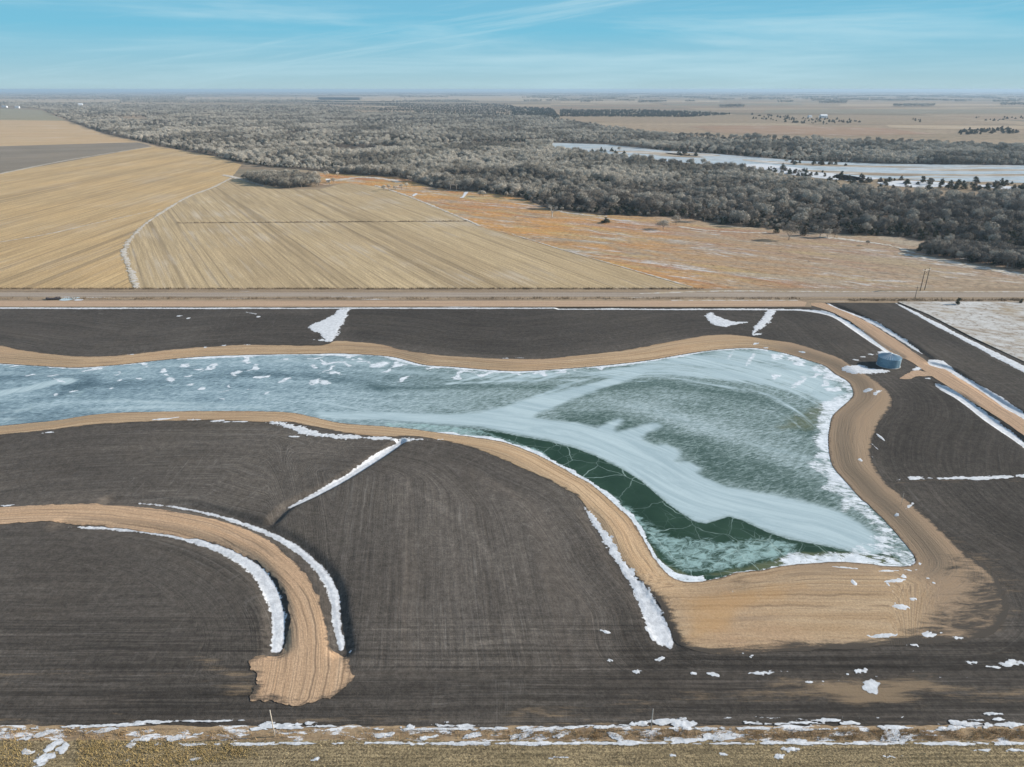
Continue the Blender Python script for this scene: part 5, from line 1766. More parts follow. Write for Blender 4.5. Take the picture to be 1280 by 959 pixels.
solo_c = nearest(cedar_xy, 120)
sm_ = np.zeros(len(cedar_xy), bool)
sm_[solo_c] = True
for i in solo_c:
    q = project(cedar_xy[i:i + 1])[0]
    inr = q[0] > 1130 and q[1] > 308
    tree_thing("cedar_tree", "cedar", cedar_xy[i], cedar_sc[i], int(RNG.integers(4)),
               "dark green cedar inside the low grove at the right edge of the pasture" if inr else "dark green cedar standing among the bare front trees of the river woods", "tree",
               "cedars of the grove at right" if inr else "cedars among the front woods")
for q in flat_xy:
    tree_thing("cedar_tree", "cedar", q, RNG.uniform(0.7, 1.7), int(RNG.integers(4)), "small dark cedar on the snowy flat between the woods and the river", "tree", "cedars on the river flat", sz=RNG.uniform(0.5, 0.75))
for k in range(40):
    i = int(RNG.integers(len(flat_xy)))
    tree_thing("bare_tree", "bare", flat_xy[i] + RNG.normal(0, 9, 2), RNG.uniform(0.35, 0.75), int(RNG.integers(6)), "low bare thicket tree on the snowy flat beside the river", "tree", "thicket trees on the river flat") if k < 14 else None
scatter("cedar_woods", np.vstack([cedar_xy[~sm_], plain_xy]), np.concatenate([cedar_sc[~sm_], RNG.uniform(0.9, 2.0, len(plain_xy))]), 4, CEDAR_NG,
        "dark cedar stands within the woods and on the plain beyond the river", "woods", RNG.uniform(0.5, 0.8, int((~sm_).sum()) + len(plain_xy)))
scatter("shelterbelt_woods", belt, RNG.uniform(1.1, 1.8, len(belt)), 6, BARE_NG, "thin dark shelterbelts far out on the plain near the horizon", "woods")

# lone trees and bushes of the pasture, each told apart
tree_thing("cedar_tree", "cedar", P(757, 279), 1.7, 0, "dark spreading cedar alone in the pasture left of the round bushes", "tree", None, sz=0.42)
tree_thing("round_bush", "bare", P(829, 287), 0.95, 5, "large round grey bush in the pasture, left of the smaller bush", "bush", None, sz=0.66)
tree_thing("round_bush", "bare", P(845, 281), 0.75, 1, "smaller round bush close behind the large round grey bush", "bush", None, sz=0.85)
tree_thing("bare_tree", "bare", P(986, 300.5), 1.08, 1, "lone round-crowned bare tree casting a long shadow on the pasture", "tree", None, sz=0.95)
tree_thing("cedar_tree", "cedar", P(1005, 295), 1.35, 1, "dark cedar just right of the lone round-crowned bare tree", "tree", None, sz=0.9)
tree_thing("cedar_tree", "cedar", P(970, 292), 1.0, 2, "dark cedar just left of the lone round-crowned bare tree", "tree", None, sz=0.8)
for k, (x, y) in enumerate(((1025, 297), (1034, 298), (1043, 297))):
    tree_thing("bare_tree", "bare", P(x, y), 0.62, k, "small bare tree of the three in a row right of the dark pasture cedar", "tree", "three small trees beside the dark pasture cedar")
tree_thing("cedar_tree", "cedar", P(1197, 381.5), 0.62, 3, "reddish-brown little cedar alone on the snow-dusted pasture by the road", "tree", None, sz=0.95)
tree_thing("low_bush", "cedar", P(1276, 379.5), 0.35, 1, "tiny dark bush by the road at the right edge", "bush", None)
tree_thing("low_bush", "bare", P(1084, 307), 0.34, 2, "low scrubby bush alone near the woods' edge above the pasture", "bush", None)
for k, (x, y) in enumerate(((600, 246), (604, 246), (633, 247), (640, 248))):
    tree_thing("bare_tree", "bare", P(x, y), 0.55, k, "small bare tree in front of the woods right of the white snow strip", "tree", "small trees right of the white snow strip")
for k, (x, y) in enumerate(((486, 237), (494, 238), (502, 237), (508, 235), (480, 239))):
    tree_thing("low_bush", "bare", P(x, y), RNG.uniform(0.4, 0.6), k, "low grey-pink brush clump on the snowy ground left of the orange pasture", "bush", "brush clumps on the snowy ground")
for k, (x, y) in enumerate(((400, 226), (408, 222), (412, 231), (422, 221), (394, 221), (417, 229))):
    tree_thing("bare_tree", "bare", P(x, y), RNG.uniform(0.4, 0.7), k, "scattered bare tree at the end of the small grove on the field edge", "tree", "trees at the end of the small grove")

# pale forked dead tree against the woods
root = empty("dead_tree", (*P(690, 271.5), 0))
tag(root, "bleached forked tree standing bright against the dark woods", "tree")
rng = np.random.default_rng(5)
tm, tips = limbs(rng, 12.5, 0.42, 4)
tm.build("trunk", PALEBARK, root)
fm = flakes(rng, tips, 150, 0.9, 0.9, 0.8, 5.0)
fm.build("crown", PALEBARK, root)
# ================================================================== the foreground ditch, grass and stubble
def residue_material():
    b = Mat("corn_residue", 0.95, 0.05)
    pos = b.pos()
    rows = b.noise(b.map(pos, (0.08, 2.4, 1)), 1.0, 4, 0.6)
    g = b.noise(pos, 3.0, 7, 0.8)
    big = b.noise(pos, 0.10, 5, 0.65)
    col = b.mix(b.step(g, 0.40, 0.64), (0.105, 0.080, 0.050), (0.42, 0.325, 0.185))
    col = b.mix(b.step(big, 0.42, 0.68, 0, 0.4), col, (0.17, 0.135, 0.075))
    col = b.scale(col, b.step(rows, 0.3, 0.7, 0.66, 1.22))
    b.bump(g, 0.9, 0.15)
    return b.done(col)


def ditch_material():
    b = Mat("ditch_grass", 0.95, 0.05)
    pos = b.pos()
    f = b.noise(b.map(pos, (0.10, 0.9, 1)), 1.0, 7, 0.7)
    g = b.noise(pos, 1.6, 7, 0.8)
    col = b.ramp(f, [(0.3, (0.15, 0.11, 0.075)), (0.5, (0.29, 0.205, 0.125)), (0.7, (0.40, 0.285, 0.165))])
    col = b.scale(col, b.step(g, 0.25, 0.75, 0.72, 1.25))
    s = b.math("ADD", b.noise(b.map(pos, (0.16, 0.55, 1), 0, (3, 3, 0)), 1.0, 7, 0.7), 0)
    col = b.mix(b.step(s, 0.54, 0.59, 0, 0.9), col, (0.70, 0.71, 0.73))
    return b.done(col)


def near_land(name, px, mat, label, off, cat, rag, kind="structure"):
    pts = PP(px)
    out = []
    for i in range(len(pts)):
        a, c = pts[i], pts[(i + 1) % len(pts)]
        k = max(1, int(np.linalg.norm(c - a) / 0.7))
        out += [a + (c - a) * j / k for j in range(k)]
    o = sheet(name, np.array(out), off, 1.0, mat, rag, 2.5, zfun=H, seed=12)
    return tag(o, label, cat, kind=kind)


near_land("verge", [(-300, 907), (300, 908), (700, 909), (1000, 907), (1600, 906), (1600, 929), (700, 928), (-300, 928)], ditch_material(), "tan dry grass ditch bank with snow between dark soil and corn stubble", 0.05, "verge", 0.5)
near_land("field", [(-300, 926), (300, 926.5), (1600, 928), (1600, 990), (-300, 990)], residue_material(), "corn stubble field along the bottom edge of the view", 0.10, "field", 0.3)

sp = []
for x, y, l, w, s in [(30, 912, 70, 3, .05), (90, 909, 60, 3, .06), (10, 917, 40, 4, .1), (130, 908, 80, 3, .08), (55, 918, 30, 6, .3), (70, 930, 40, 10, .4), (62, 945, 34, 14, .5), (80, 938, 20, 12, .3), (50, 953, 26, 12, .2), (30, 925, 16, 4, .2), (165, 907, 70, 3.2, .06),
                       (190, 903, 60, 2.5, .02), (245, 902, 50, 2.5, 0), (280, 901.5, 50, 2, .04), (165, 932, 14, 5, 0), (200, 931, 12, 4, 0), (250, 931, 50, 3.6, 0), (310, 930.5, 60, 3.8, 0), (375, 930, 70, 4, 0), (345, 909, 70, 5, .05), (335, 905, 30, 5, .1), (375, 905, 40, 5, .05), (360, 910, 50, 3.6, 0),
                       (225, 922, 40, 6, .1), (180, 925, 24, 4, .1), (400, 909, 40, 2.5, 0), (480, 930, 100, 3.8, 0), (560, 930.5, 110, 4, 0), (620, 930, 60, 3.4, 0), (665, 930.5, 90, 4, 0), (740, 930, 100, 3.8, 0), (800, 929.5, 90, 4.2, 0), (545, 912, 120, 3, .01), (620, 911.5, 90, 3, .02), (575, 908.5, 60, 4, 0),
                       (511, 909, 14, 7, .2), (560, 903.5, 8, 2, 0), (690, 912, 80, 4, .06), (760, 909, 80, 4, .03), (800, 905, 40, 5, .1), (830, 902, 40, 7, .05), (850, 906, 40, 6, 0), (770, 922, 20, 7, -.4), (655, 920, 24, 6, .3), (590, 921, 18, 6, .3), (540, 922, 30, 5, .2), (475, 920, 36, 5, .1), (700, 920, 22, 5, .2), (640, 922, 14, 6, .2),
                       (870, 912, 60, 5, 0), (900, 921, 60, 8, .1), (860, 926, 50, 7, 0), (900, 930.5, 110, 4, 0), (990, 929.5, 90, 3, 0), (1060, 930, 90, 3.4, 0), (1120, 930, 90, 4, 0), (1200, 930.5, 90, 3.6, 0), (1262, 930, 70, 3.6, 0), (980, 905, 90, 4, 0), (1030, 901, 60, 3, 0), (1060, 905, 60, 4, .02), (1110, 909, 60, 5, 0), (1120, 918, 30, 9, .4), (1130, 925, 30, 7, .3),
                       (1200, 905, 70, 5, 0), (1260, 907, 70, 6, 0), (1240, 893, 20, 3, 0), (1246, 900, 30, 3, 0), (1220, 901, 20, 2, 0), (990, 937, 26, 5, .1), (976, 946, 14, 5, .3), (1230, 939, 20, 3, 0), (1270, 939, 20, 3, 0), (1112, 946, 20, 3, 0), (905, 944, 10, 3, 0), (704, 948, 30, 3, .03), (840, 945, 12, 4, 0), (245, 949, 12, 3, 0), (395, 950, 10, 4, .2), (160, 951, 8, 3, 0),
                       (35, 942, 20, 6, 0), (120, 915, 60, 4, .1), (1010, 912, 60, 3, 0), (940, 911, 60, 4, 0), (990, 926, 40, 4, 0), (1180, 912, 40, 4, .1)]:
    sp.append(px_patch(x, y, l * 1.15, w * 1.25, s))
patches_obj("snow_patches", sp, 0.22, SNOW, "white snow streaks lying in the grassy ditch and along the corn stubble")


def blades(name, pts, h, w, mat, label, cat, lean=0.35, zf=H, off=0.0):
    n = len(pts)
    z = zf(pts) + off
    a = RNG.uniform(0, math.pi, n)
    hh = h * RNG.uniform(0.55, 1.3, n)
    ww = w * RNG.uniform(0.6, 1.4, n)
    lx, ly = RNG.normal(0, lean, n) * hh, RNG.normal(0, lean, n) * hh
    b0 = np.column_stack([pts[:, 0] - np.cos(a) * ww, pts[:, 1] - np.sin(a) * ww, z])
    b1 = np.column_stack([pts[:, 0] + np.cos(a) * ww, pts[:, 1] + np.sin(a) * ww, z])
    t = np.column_stack([pts[:, 0] + lx, pts[:, 1] + ly, z + hh])
    v = np.stack([b0, b1, t], 1).reshape(-1, 3)
    f = np.arange(3 * n).reshape(-1, 3)
    return tag(mesh_obj(name, v, f, mat), label, cat, kind="stuff")


def straw_material(name, a, c, d):
    b = Mat(name, 0.9, 0.1)
    n = b.noise(b.pos(), 0.5, 5, 0.7)
    f = b.noise(b.pos(), 6.0, 3, 0.6)
    col = b.ramp(n, [(0.3, a), (0.5, c), (0.7, d)])
    return b.done(b.scale(col, b.step(f, 0.3, 0.7, 0.7, 1.3)))


def clumped(n, px_poly, clump, spread):
    poly = PP(px_poly)
    lo, hi = poly.min(0), poly.max(0)
    k = max(1, n // clump)
    c = RNG.uniform(lo, hi, (k * 3, 2))
    c = c[inpoly(c, poly)]
    q = np.repeat(c, clump, 0)
    q = q + RNG.normal(0, spread, q.shape)
    return q[inpoly(q, poly)][:n]


STRAW = straw_material("dry_grass", (0.28, 0.185, 0.10), (0.42, 0.29, 0.155), (0.35, 0.265, 0.15))
g = [clumped(5200, [(260, 913), (1600, 911), (1600, 927), (260, 926)], 14, 0.35), clumped(5200, [(930, 913), (1600, 910), (1600, 925), (930, 926)], 16, 0.4),
     clumped(2500, [(-200, 911), (300, 911), (300, 927), (-200, 927)], 14, 0.35), clumped(1600, [(620, 914), (860, 912), (860, 925), (620, 925)], 14, 0.35)]
blades("dry_grass", np.vstack(g), 0.55, 0.035, STRAW, "tan clumps of tall dry grass along the ditch above the corn stubble", "grass")
GOLD = straw_material("golden_grass", (0.30, 0.225, 0.095), (0.44, 0.325, 0.14), (0.37, 0.26, 0.12))
blades("grass", np.vstack([clumped(9000, [(-250, 928), (40, 926), (40, 985), (-250, 985)], 10, 0.5), clumped(6500, [(95, 925), (300, 929), (330, 945), (190, 965), (95, 990)], 10, 0.5)]), 0.35, 0.035, GOLD,
       "yellow-green matted grass at the bottom left corner", "grass", zf=H, off=0.1)
STALK = straw_material("corn_stalk", (0.30, 0.225, 0.125), (0.40, 0.31, 0.18), (0.24, 0.185, 0.105))
rows = np.arange(66.0, 90, 0.76)
q = []
for ry in rows:
    n = 380
    q.append(np.column_stack([RNG.uniform(-105, 105, n), np.full(n, ry) + RNG.normal(0, 0.12, n)]))
q = np.vstack(q)
qq = project(q)
q = q[(qq[:, 1] > 930) & (q[:, 1] > 70.5)]
blades("corn_stubble", q, 0.26, 0.05, STALK, "short cut corn stalks in rows along the bottom edge", "stubble", 0.5, off=0.1)
WEED = straw_material("dead_weeds", (0.13, 0.095, 0.06), (0.20, 0.145, 0.09), (0.155, 0.115, 0.075))
fz = lambda p: np.zeros(len(p))
wl = np.vstack([clumped(2600, [(222, 278.6), (590, 276.4), (590, 277.2), (222, 279.6)], 8, 0.3), clumped(9000, [(-320, 360.9), (880, 360.9), (880, 362.3), (-320, 362.3)], 10, 0.8), clumped(3000, [(-320, 372.5), (1000, 372.5), (1000, 375.2), (-320, 375.2)], 12, 1.2),
                clumped(2600, [(1060, 374.2), (1500, 374.2), (1500, 377.2), (1060, 377.2)], 12, 1.2)])
blades("dead_weeds", wl, 0.95, 0.10, WEED, "dark line of dead weeds along the field edge and road ditches", "weeds", 0.3, fz, 0.16)

# ================================================================== round metal tank
def solve_h(bx, by, ty, tx=None):
    """height of an upright thing whose foot is at (bx, by) and whose top shows at height ty in the photograph"""
    x, y = P(bx, by)
    lo, hi = 0.0, 60.0
    for _ in range(40):
        m = (lo + hi) / 2
        if project(np.array([[x, y]]), m)[0, 1] > ty:
            lo = m
        else:
            hi = m
    return lo


def steel_blue():
    b = Mat("blue_steel", 0.42, 0.5)
    b.b.inputs["Metallic"].default_value = 0.35
    tc = b.nt.nodes.new("ShaderNodeTexCoord").outputs["Object"]
    n = b.noise(b.map(tc, (0.8, 0.8, 3.0)), 1.0, 5, 0.6)
    st = b.noise(b.map(tc, (3.0, 3.0, 0.25)), 1.0, 4, 0.6)
    col = b.mix(b.step(n, 0.3, 0.7), (0.14, 0.25, 0.34), (0.22, 0.35, 0.43))
    col = b.mix(b.step(st, 0.6, 0.75, 0, 0.35), col, (0.40, 0.47, 0.50))
    return b.done(col)


BLUE = steel_blue()
PALE = flat_mat("galvanised", (0.55, 0.60, 0.63), 0.45, 0.5, 0.4)
tx, ty = P(1110.2, 456.4)
TR, TH = 4.1, 3.45
tank = empty("storage_tank", (tx, ty, float(H(np.array([[tx, ty]]))[0])), 0.2)
tag(tank, "round blue corrugated metal tank beside the diagonal dirt road", "tank")
m = MB()
prof = [(TR + 0.02, -0.5)]
for k in range(0, 61):
    z = TH * k / 60
    prof.append((TR + 0.035 * math.sin(k * math.pi / 1.5), z))
m.lathe(prof, 72)
m.build("wall", BLUE, tank, True)
m = MB()
RH = 1.45
kk = 56
for i in range(kk):
    t0, t1 = 2 * math.pi * i / kk, 2 * math.pi * (i + 1) / kk
    for j in range(4):
        r0, r1 = 0.45 + (TR + 0.12 - 0.45) * j / 4, 0.45 + (TR + 0.12 - 0.45) * (j + 1) / 4
        z0, z1 = TH + 0.06 + RH * (1 - j / 4), TH + 0.06 + RH * (1 - (j + 1) / 4)
        c = lambda r, t, z: (r * math.cos(t), r * math.sin(t), z)
        m.quad(c(r1, t0, z1), c(r1, t1, z1), c(r0, t1, z0), c(r0, t0, z0))
roof = m.build("roof", BLUE, tank)
m = MB()
for i in range(28):
    t = 2 * math.pi * i / 28
    a0 = Vector((0.5 * math.cos(t), 0.5 * math.sin(t), TH + 0.10 + RH * 0.985))
    a1 = Vector(((TR + 0.16) * math.cos(t), (TR + 0.16) * math.sin(t), TH + 0.11))
    m.tube(a0, a1, 0.05, 0.075, 5)
m.build("roof_rib", PALE, roof)
m = MB()
m.lathe([(0.0, TH + RH + 0.34), (0.3, TH + RH + 0.32), (0.55, TH + RH + 0.16), (0.55, TH + RH - 0.05)], 20)
m.build("cap", PALE, roof, True)
m = MB()
m.lathe([(TR + 0.05, TH - 0.10), (TR + 0.14, TH - 0.08), (TR + 0.15, TH + 0.05), (TR + 0.05, TH + 0.07)], 72)
m.build("eave_ring", BLUE, tank, True)
m = MB()
m.lathe([(TR + 0.10, -0.5), (TR + 0.28, -0.48), (TR + 0.28, 0.10), (TR + 0.03, 0.12)], 60)
m.build("base_ring", flat_mat("concrete", (0.34, 0.33, 0.31), 0.9, var=0.2), tank, True)
m = MB()
for k in range(12):
    m.box((TR + 0.30, 0, 0.25 + k * 0.29), (0.05, 0.45, 0.04))
for s in (-0.22, 0.22):
    m.box((TR + 0.26, s, 1.85), (0.05, 0.05, 3.5))
lad = m.build("ladder", PALE, tank)
lad.rotation_euler.z = R(-65)

# ================================================================== poles and posts
WOOD = flat_mat("weathered_pole", (0.15, 0.115, 0.085), 0.9, var=0.25, scale=3)
PALEWOOD = flat_mat("pale_wood", (0.50, 0.43, 0.35), 0.9, var=0.2, scale=4)
WHITE = flat_mat("white_paint", (0.72, 0.73, 0.74), 0.7, var=0.06)


def h_frame(px_posts, top_y, mat, armmat, label, arm_over=1.6):
    a, c = np.array(P(*px_posts[0])), np.array(P(*px_posts[1]))
    mid = (a + c) / 2
    h = solve_h(px_posts[0][0], px_posts[0][1], top_y)
    root = empty("utility_pole", (mid[0], mid[1], 0), math.atan2(*(c - a)[::-1]))
    tag(root, label, "utility pole")
    half = np.linalg.norm(c - a) / 2
    for s in (-1, 1):
        m = MB(); m.tube((s * half, 0, -0.5), (s * half, 0, h), 0.24, 0.16, 10)
        m.build("pole", mat, root)
    m = MB(); m.box((0, 0.2, h - 0.9), (2 * half + 2 * arm_over, 0.22, 0.30)); m.box((0, -0.2, h - 0.9), (2 * half + 2 * arm_over, 0.10, 0.26))
    m.build("crossarm", armmat, root)
    for s in (-1, 0, 1):
        m = MB(); m.lathe([(0.04, h - 0.75), (0.14, h - 0.7), (0.06, h - 0.6), (0.14, h - 0.52), (0.06, h - 0.42), (0.12, h - 0.36), (0.0, h - 0.30)], 8, (s * (half + arm_over * 0.85), 0.2, 0))
        m.build("insulator", PALE, root)
    m = MB(); m.tube((-half, 0, h * 0.72), (half, 0, h - 1.1), 0.07); m.tube((half, 0, h * 0.72), (-half, 0, h - 1.1), 0.07)
    m.build("brace", mat, root)


h_frame([(1150, 364), (1155.6, 362.8)], 336, WOOD, PALEWOOD, "dark two-legged utility pole with a pale crossarm beside the county road", 1.2)
h_frame([(563, 238.5), (570.6, 239)], 229.5, PALEWOOD, PALEWOOD, "pale two-legged utility pole against the dark woods at the pasture's left end", 1.8)


def one_pole(px, top_y, r, mat, name, label, cat, arm=False, zf=None):
    x, y = P(*px)
    h = solve_h(px[0], px[1], top_y)
    z = 0.0 if zf is None else float(zf(np.array([[x, y]]))[0])
    root = empty(name, (x, y, z))
    tag(root, label, cat)
    m = MB(); m.tube((0, 0, -0.4), (0, 0, h), r, r * 0.75, 10)
    m.build("pole", mat, root, True)
    m = MB(); m.lathe([(r * 0.95, h - 0.02), (r * 0.95, h + 0.05), (0.0, h + 0.12)], 10)
    m.build("cap", mat, root)
    if arm:
        m = MB(); m.box((0, 0, h - 0.6), (2.0, 0.12, 0.14)); m.build("crossarm", mat, root)
    return root


one_pole((1143.4, 374), 358.3, 0.16, WOOD, "utility_pole", "thin single pole on the near side of the county road by the junction", "utility pole", True)
one_pole((343.6, 921), 888, 0.10, PALEWOOD, "wooden_post", "tall pale wooden post in the ditch below the cul-de-sac", "post", zf=H)
one_pole((813.6, 912), 887, 0.10, flat_mat("grey_wood", (0.36, 0.34, 0.31), 0.9, var=0.2, scale=4), "wooden_post", "tall grey wooden post at the soil edge below the beach", "post", zf=H)
one_pole((1126, 632), 617, 0.05, PALEWOOD, "survey_stake", "slim pale stake at the edge of the sandy track east of the lake", "stake", zf=H)

# ================================================================== dark weedy line across the pale stubble
A, B = np.array(P(222, 279.2)), np.array(P(590, 276.8))
L = float(np.linalg.norm(B - A))
d = (B - A) / L
nr = np.array([-d[1], d[0]])
loop = np.array([A + d * t for t in np.arange(0, L, 2.0)] + [B] + [B - d * t for t in np.arange(0, L, 2.0)])
k = len(loop) // 2
loop[:k] += nr * 0.8
loop[k:] -= nr * 0.8
o = sheet("track", loop, 0.14, 30, flat_mat("weedy_rut", (0.10, 0.078, 0.05), 0.95, var=0.3, scale=0.4), 0.25, 5, zfun=flatz, seed=9)
tag(o, "narrow dark weedy line running straight across the pale diagonal stubble field", "track", kind="structure")

# ================================================================== frozen ditch pool and culvert by the frontage road
land("ice", [(74, 375.8), (80, 373.2), (92, 372.2), (100, 372.4), (94, 374), (84, 376.4)], 0.24, flat_mat("pool_ice", (0.46, 0.55, 0.57), 0.5, var=0.15, scale=0.3), "small frozen pool in the ditch beside the frontage road", rag=0.6, rs=4, step=1, res=8, cat="ice")
land("snow_drift", [(92, 375.8), (97, 374.6), (104, 375), (102, 376.2), (95, 376.6)], 0.25, FAR_SNOW, "small snow patch right of the frozen ditch pool", rag=0.5, rs=4, step=1, res=8, cat="snow")["kind"] = "stuff"
cx_, cy_ = P(68, 375.2)
cul_t = empty("culvert", (cx_, cy_, 0.1), 0.1)
tag(cul_t, "dark pipe culvert at the left end of the frozen ditch pool", "culvert")
m = MB(); m.tube((-3.2, 0, 0.55), (3.0, 0, 0.55), 0.62, 0.62, 16, False); m.tube((-3.2, 0, 0.55), (3.0, 0, 0.55), 0.52, 0.52, 16, False)
m.build("pipe", flat_mat("culvert_steel", (0.07, 0.06, 0.06), 0.8, var=0.3), cul_t)
m = MB()
for k in range(9):
    m.box((RNG.uniform(-4, 2), RNG.uniform(-0.8, 2.2), RNG.uniform(0.15, 0.9)), (RNG.uniform(0.7, 1.6), RNG.uniform(0.6, 1.2), RNG.uniform(0.5, 0.9)), RNG.uniform(0, 3))
m.build("rubble_bank", flat_mat("dark_rubble", (0.10, 0.08, 0.075), 0.95, var=0.4, scale=1.2), cul_t)
# clods of soil beside the tank drive and by the lake's corner
CL = flat_mat("sandy_clod", (0.40, 0.28, 0.18), 0.95, var=0.25, scale=1.2)

# ================================================================== far buildings
def house(px, w, d, h, rz, wall, roofm, name, label, cat, wins=2):
    x, y = P(*px)
    root = empty(name, (x, y, 0.15), rz)
    tag(root, label, cat)
    m = MB(); m.box((0, 0, h / 2), (w, d, h)); 
    n = len(m.v)
    rh = d * 0.32
    m.v += [(-w / 2, -d / 2, h), (-w / 2, d / 2, h), (-w / 2, 0, h + rh), (w / 2, -d / 2, h), (w / 2, d / 2, h), (w / 2, 0, h + rh)]
    m.f += [(n, n + 2, n + 1), (n + 3, n + 4, n + 5)]
    m.build("wall", wall, root)
    m = MB()
    e = 0.5
    for s in (-1, 1):
        a = Vector((-w / 2 - e, s * (d / 2 + e), h - 0.2)); b = Vector((w / 2 + e, s * (d / 2 + e), h - 0.2)); c = Vector((w / 2 + e, 0, h + rh + 0.12)); f = Vector((-w / 2 - e, 0, h + rh + 0.12))
        up = Vector((0, 0, 0.2))
        m.quad(a, b, c, f); m.quad(a + up, b + up, c + up, f + up); m.quad(a, b, b + up, a + up); m.quad(a, f, f + up, a + up); m.quad(b, c, c + up, b + up)
    m.build("roof", roofm, root)
    m = MB(); m.box((w * 0.1, -d / 2 - 0.03, min(h * 0.4, 1.6)), (min(w * 0.25, 4), 0.08, min(h * 0.8, 3.2)))
    m.build("door", flat_mat("door_paint", (0.30, 0.31, 0.33), 0.7), root)
    for k in range(wins):
        m = MB(); m.box((-w * 0.38 + k * w * 0.2, -d / 2 - 0.03, h * 0.55), (w * 0.10, 0.08, h * 0.3))
        m.build("window", flat_mat("dark_glass", (0.04, 0.05, 0.06), 0.2, 0.5), root)
    return root


GREYROOF = flat_mat("grey_roof", (0.32, 0.33, 0.35), 0.7)
REDROOF = flat_mat("brown_roof", (0.16, 0.10, 0.085), 0.8)
house((1029, 147.5), 26, 14, 8, 0.1, WHITE, WHITE, "barn", "white barn among dark cedars on the plain beyond the river", "barn")
house((1012, 147), 14, 10, 5, 0.3, WHITE, GREYROOF, "farmhouse", "small pale farmhouse left of the white barn beyond the river", "house")
house((22, 135.5), 22, 14, 8, 0.2, WHITE, GREYROOF, "farmhouse", "white farmhouse near the horizon at the far left", "house")
house((6, 134.5), 30, 14, 6, 0.0, WHITE, GREYROOF, "barn", "long low pale barn at the far left edge near the horizon", "barn")
house((101, 132), 26, 16, 8, 0.3, WHITE, WHITE, "barn", "white shed in a gap of the far woods at upper left", "barn")
house((410.5, 228), 4.2, 3.0, 2.6, 0.2, WHITE, WHITE, "shed", "tiny white shed at the right end of the small grove", "shed", 1)
house((1168, 180.5), 12, 8, 4, 0.2, flat_mat("log_wall", (0.20, 0.12, 0.09), 0.9), REDROOF, "cabin", "reddish-brown cabin in the woods across the river", "cabin")
house((1156, 180), 8, 6, 3.5, -0.1, flat_mat("brown_wall", (0.17, 0.11, 0.085), 0.9), REDROOF, "cabin", "smaller brown cabin left of the reddish cabin across the river", "cabin")
x, y = P(1194, 118)
wt = empty("water_tower", (x, y, 0))
tag(wt, "pale water tower standing on the horizon at right", "water tower")
m = MB()
m.lathe([(0.0, 38), (5, 37), (7.5, 33), (7.5, 29), (5, 26), (1.6, 23), (1.6, 0)], 20)
m.build("tank", WHITE, wt, True)
m = MB()
for k in range(6):
    t = k * math.pi / 3
    m.tube((9 * math.cos(t), 9 * math.sin(t), 0), (6.5 * math.cos(t), 6.5 * math.sin(t), 29), 0.5, 0.4, 6)
m.build("leg", WHITE, wt)

# snow strip by the pale utility pole
land("snow_drift", [(574.5, 247.6), (577.5, 246), (581, 240.5), (585, 240), (583.5, 243), (579.5, 247.6)], 0.30, FAR_SNOW, "bright white snow strip in front of the woods right of the pale two-legged pole", rag=0.8, rs=8, step=2, res=20, cat="snow")["kind"] = "stuff"
land("snow_drift", [(515, 245), (520, 242), (522, 243), (517, 246)], 0.30, FAR_SNOW, "small snow patch at the left tip of the orange pasture", rag=0.8, rs=8, step=2, res=20, cat="snow")["kind"] = "stuff"

# ================================================================== camera, light, sky, air
cam = bpy.data.cameras.new("camera")
cam.sensor_fit = "HORIZONTAL"
cam.sensor_width = 36.0
cam.lens = FPX / 1280 * 36.0
cam.clip_start = 0.5
cam.clip_end = 200000
co = bpy.data.objects.new("camera", cam)
co.location = (0, 0, CAM_H)
co.rotation_euler = (math.pi / 2 - PITCH, 0, 0)
COL.objects.link(co)
SC.camera = co

SUN_EL, SUN_AZ = R(24), R(86)          # azimuth clockwise from +Y (the view direction): the sun stands to the right
sd_ = Vector((math.sin(SUN_AZ) * math.cos(SUN_EL), math.cos(SUN_AZ) * math.cos(SUN_EL), math.sin(SUN_EL)))
sun = bpy.data.lights.new("sun", "SUN")
sun.energy = 4.6
sun.angle = R(0.53)
sun.color = (1.0, 0.93, 0.83)
so = bpy.data.objects.new("sun", sun)
so.rotation_euler = sd_.to_track_quat("Z", "Y").to_euler()
so.location = (0, 0, 300)
COL.objects.link(so)

wd = bpy.data.worlds.new("World")
SC.world = wd
wd.use_nodes = True
nt = wd.node_tree
nt.nodes.clear()
wo = nt.nodes.new("ShaderNodeOutputWorld")
bg = nt.nodes.new("ShaderNodeBackground")
nt.links.new(bg.outputs[0], wo.inputs[0])
sky = nt.nodes.new("ShaderNodeTexSky")
sky.sky_type = "NISHITA"
sky.sun_disc = False
sky.sun_elevation = SUN_EL
sky.sun_rotation = SUN_AZ
sky.altitude = 600
sky.air_density = 1.0
sky.dust_density = SKY_DUST = 0.6
sky.ozone_density = 1.0
bg.inputs[1].default_value = 0.115


class WB(Mat):
    def __init__(s, nt):
        s.nt = nt


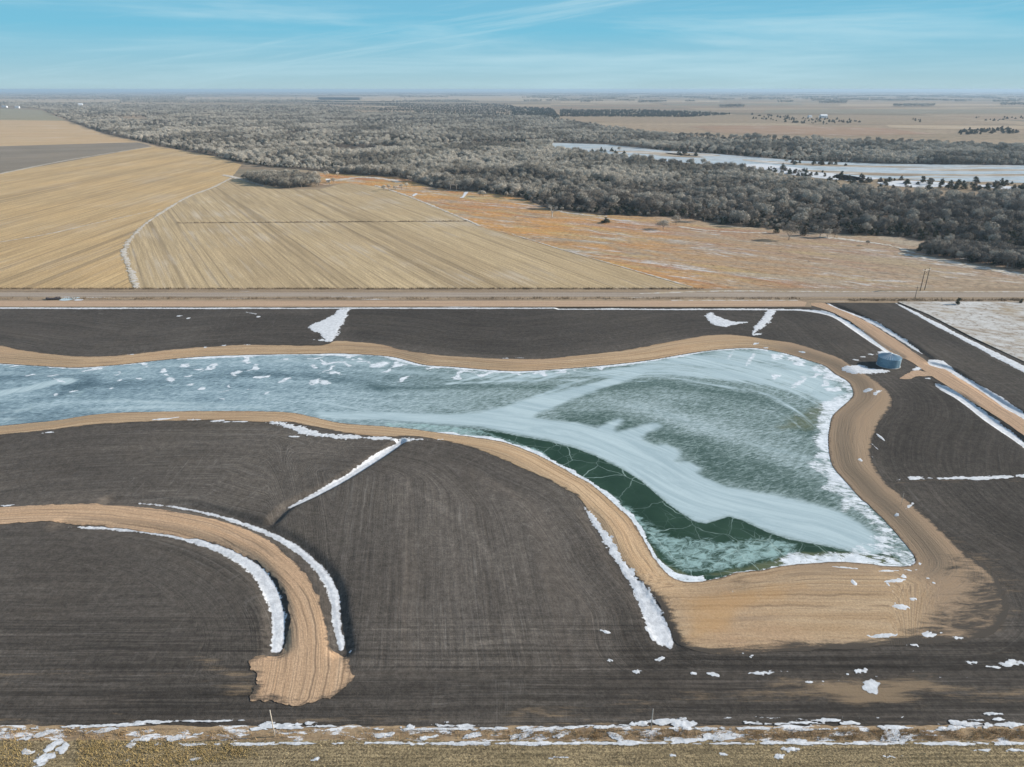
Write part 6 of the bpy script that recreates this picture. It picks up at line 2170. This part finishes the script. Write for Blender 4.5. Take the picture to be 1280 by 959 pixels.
b = WB(nt)
tc = nt.nodes.new("ShaderNodeTexCoord").outputs["Generated"]
# high thin cirrus, streaked
c1 = b.noise(b.map(tc, (1.6, 1.2, 22.0), 0), 1.0, 7, 0.62, 0.35)
tilt = nt.nodes.new("ShaderNodeMapping")
tilt.inputs["Rotation"].default_value = (0, R(9), 0)
nt.links.new(tc, tilt.inputs[0])
c2 = b.noise(b.map(tilt.outputs[0], (1.1, 1.0, 26.0), 0, (2.3, 0.4, 1.1)), 1.0, 7, 0.66, 0.3)
cl = b.math("MAXIMUM", b.step(c1, 0.46, 0.74, 0, 0.60), b.step(c2, 0.47, 0.72, 0, 0.85))
sx = nt.nodes.new("ShaderNodeSeparateXYZ")
nt.links.new(tc, sx.inputs[0])
low = b.ramp(sx.outputs[2], [(0.0, (2.45, 3.45, 3.75)), (0.03, (1.85, 3.30, 3.95)), (0.07, (1.10, 3.05, 4.10)), (0.16, (1.15, 2.75, 3.95))])
tint = b.mix(b.step(sx.outputs[2], 0.10, 0.45), low, sky.outputs[0])
mixed = b.mix(cl, tint, (3.0, 4.3, 4.8))
nt.links.new(mixed, bg.inputs[0])

# the air between here and the horizon
m = MB()
m.box((0, 28000, 52.0), (110000, 62000, 110.0))
hz = Mat("haze")
hz.nt.nodes.remove(hz.b)
pv = hz.nt.nodes.new("ShaderNodeVolumePrincipled")
pv.inputs["Color"].default_value = (0.54, 0.71, 0.86, 1)
pv.inputs["Density"].default_value = HAZE_D = 7.0e-5
pv.inputs["Anisotropy"].default_value = 0.1
hz.nt.links.new(pv.outputs[0], hz.out.inputs["Volume"])
haze = m.build("haze", hz.m)
tag(haze, "thin blue winter haze lying over the whole plain", "haze", kind="stuff")

SC.view_settings.view_transform = "Standard"
SC.view_settings.look = "None"
SC.view_settings.gamma = 1.0
SC.view_settings.exposure = 0.6
SC.cycles.max_bounces = 6
SC.cycles.diffuse_bounces = 2
SC.cycles.glossy_bounces = 2
SC.cycles.volume_bounces = 0
SC.cycles.use_adaptive_sampling = True
SC.cycles.use_denoising = True
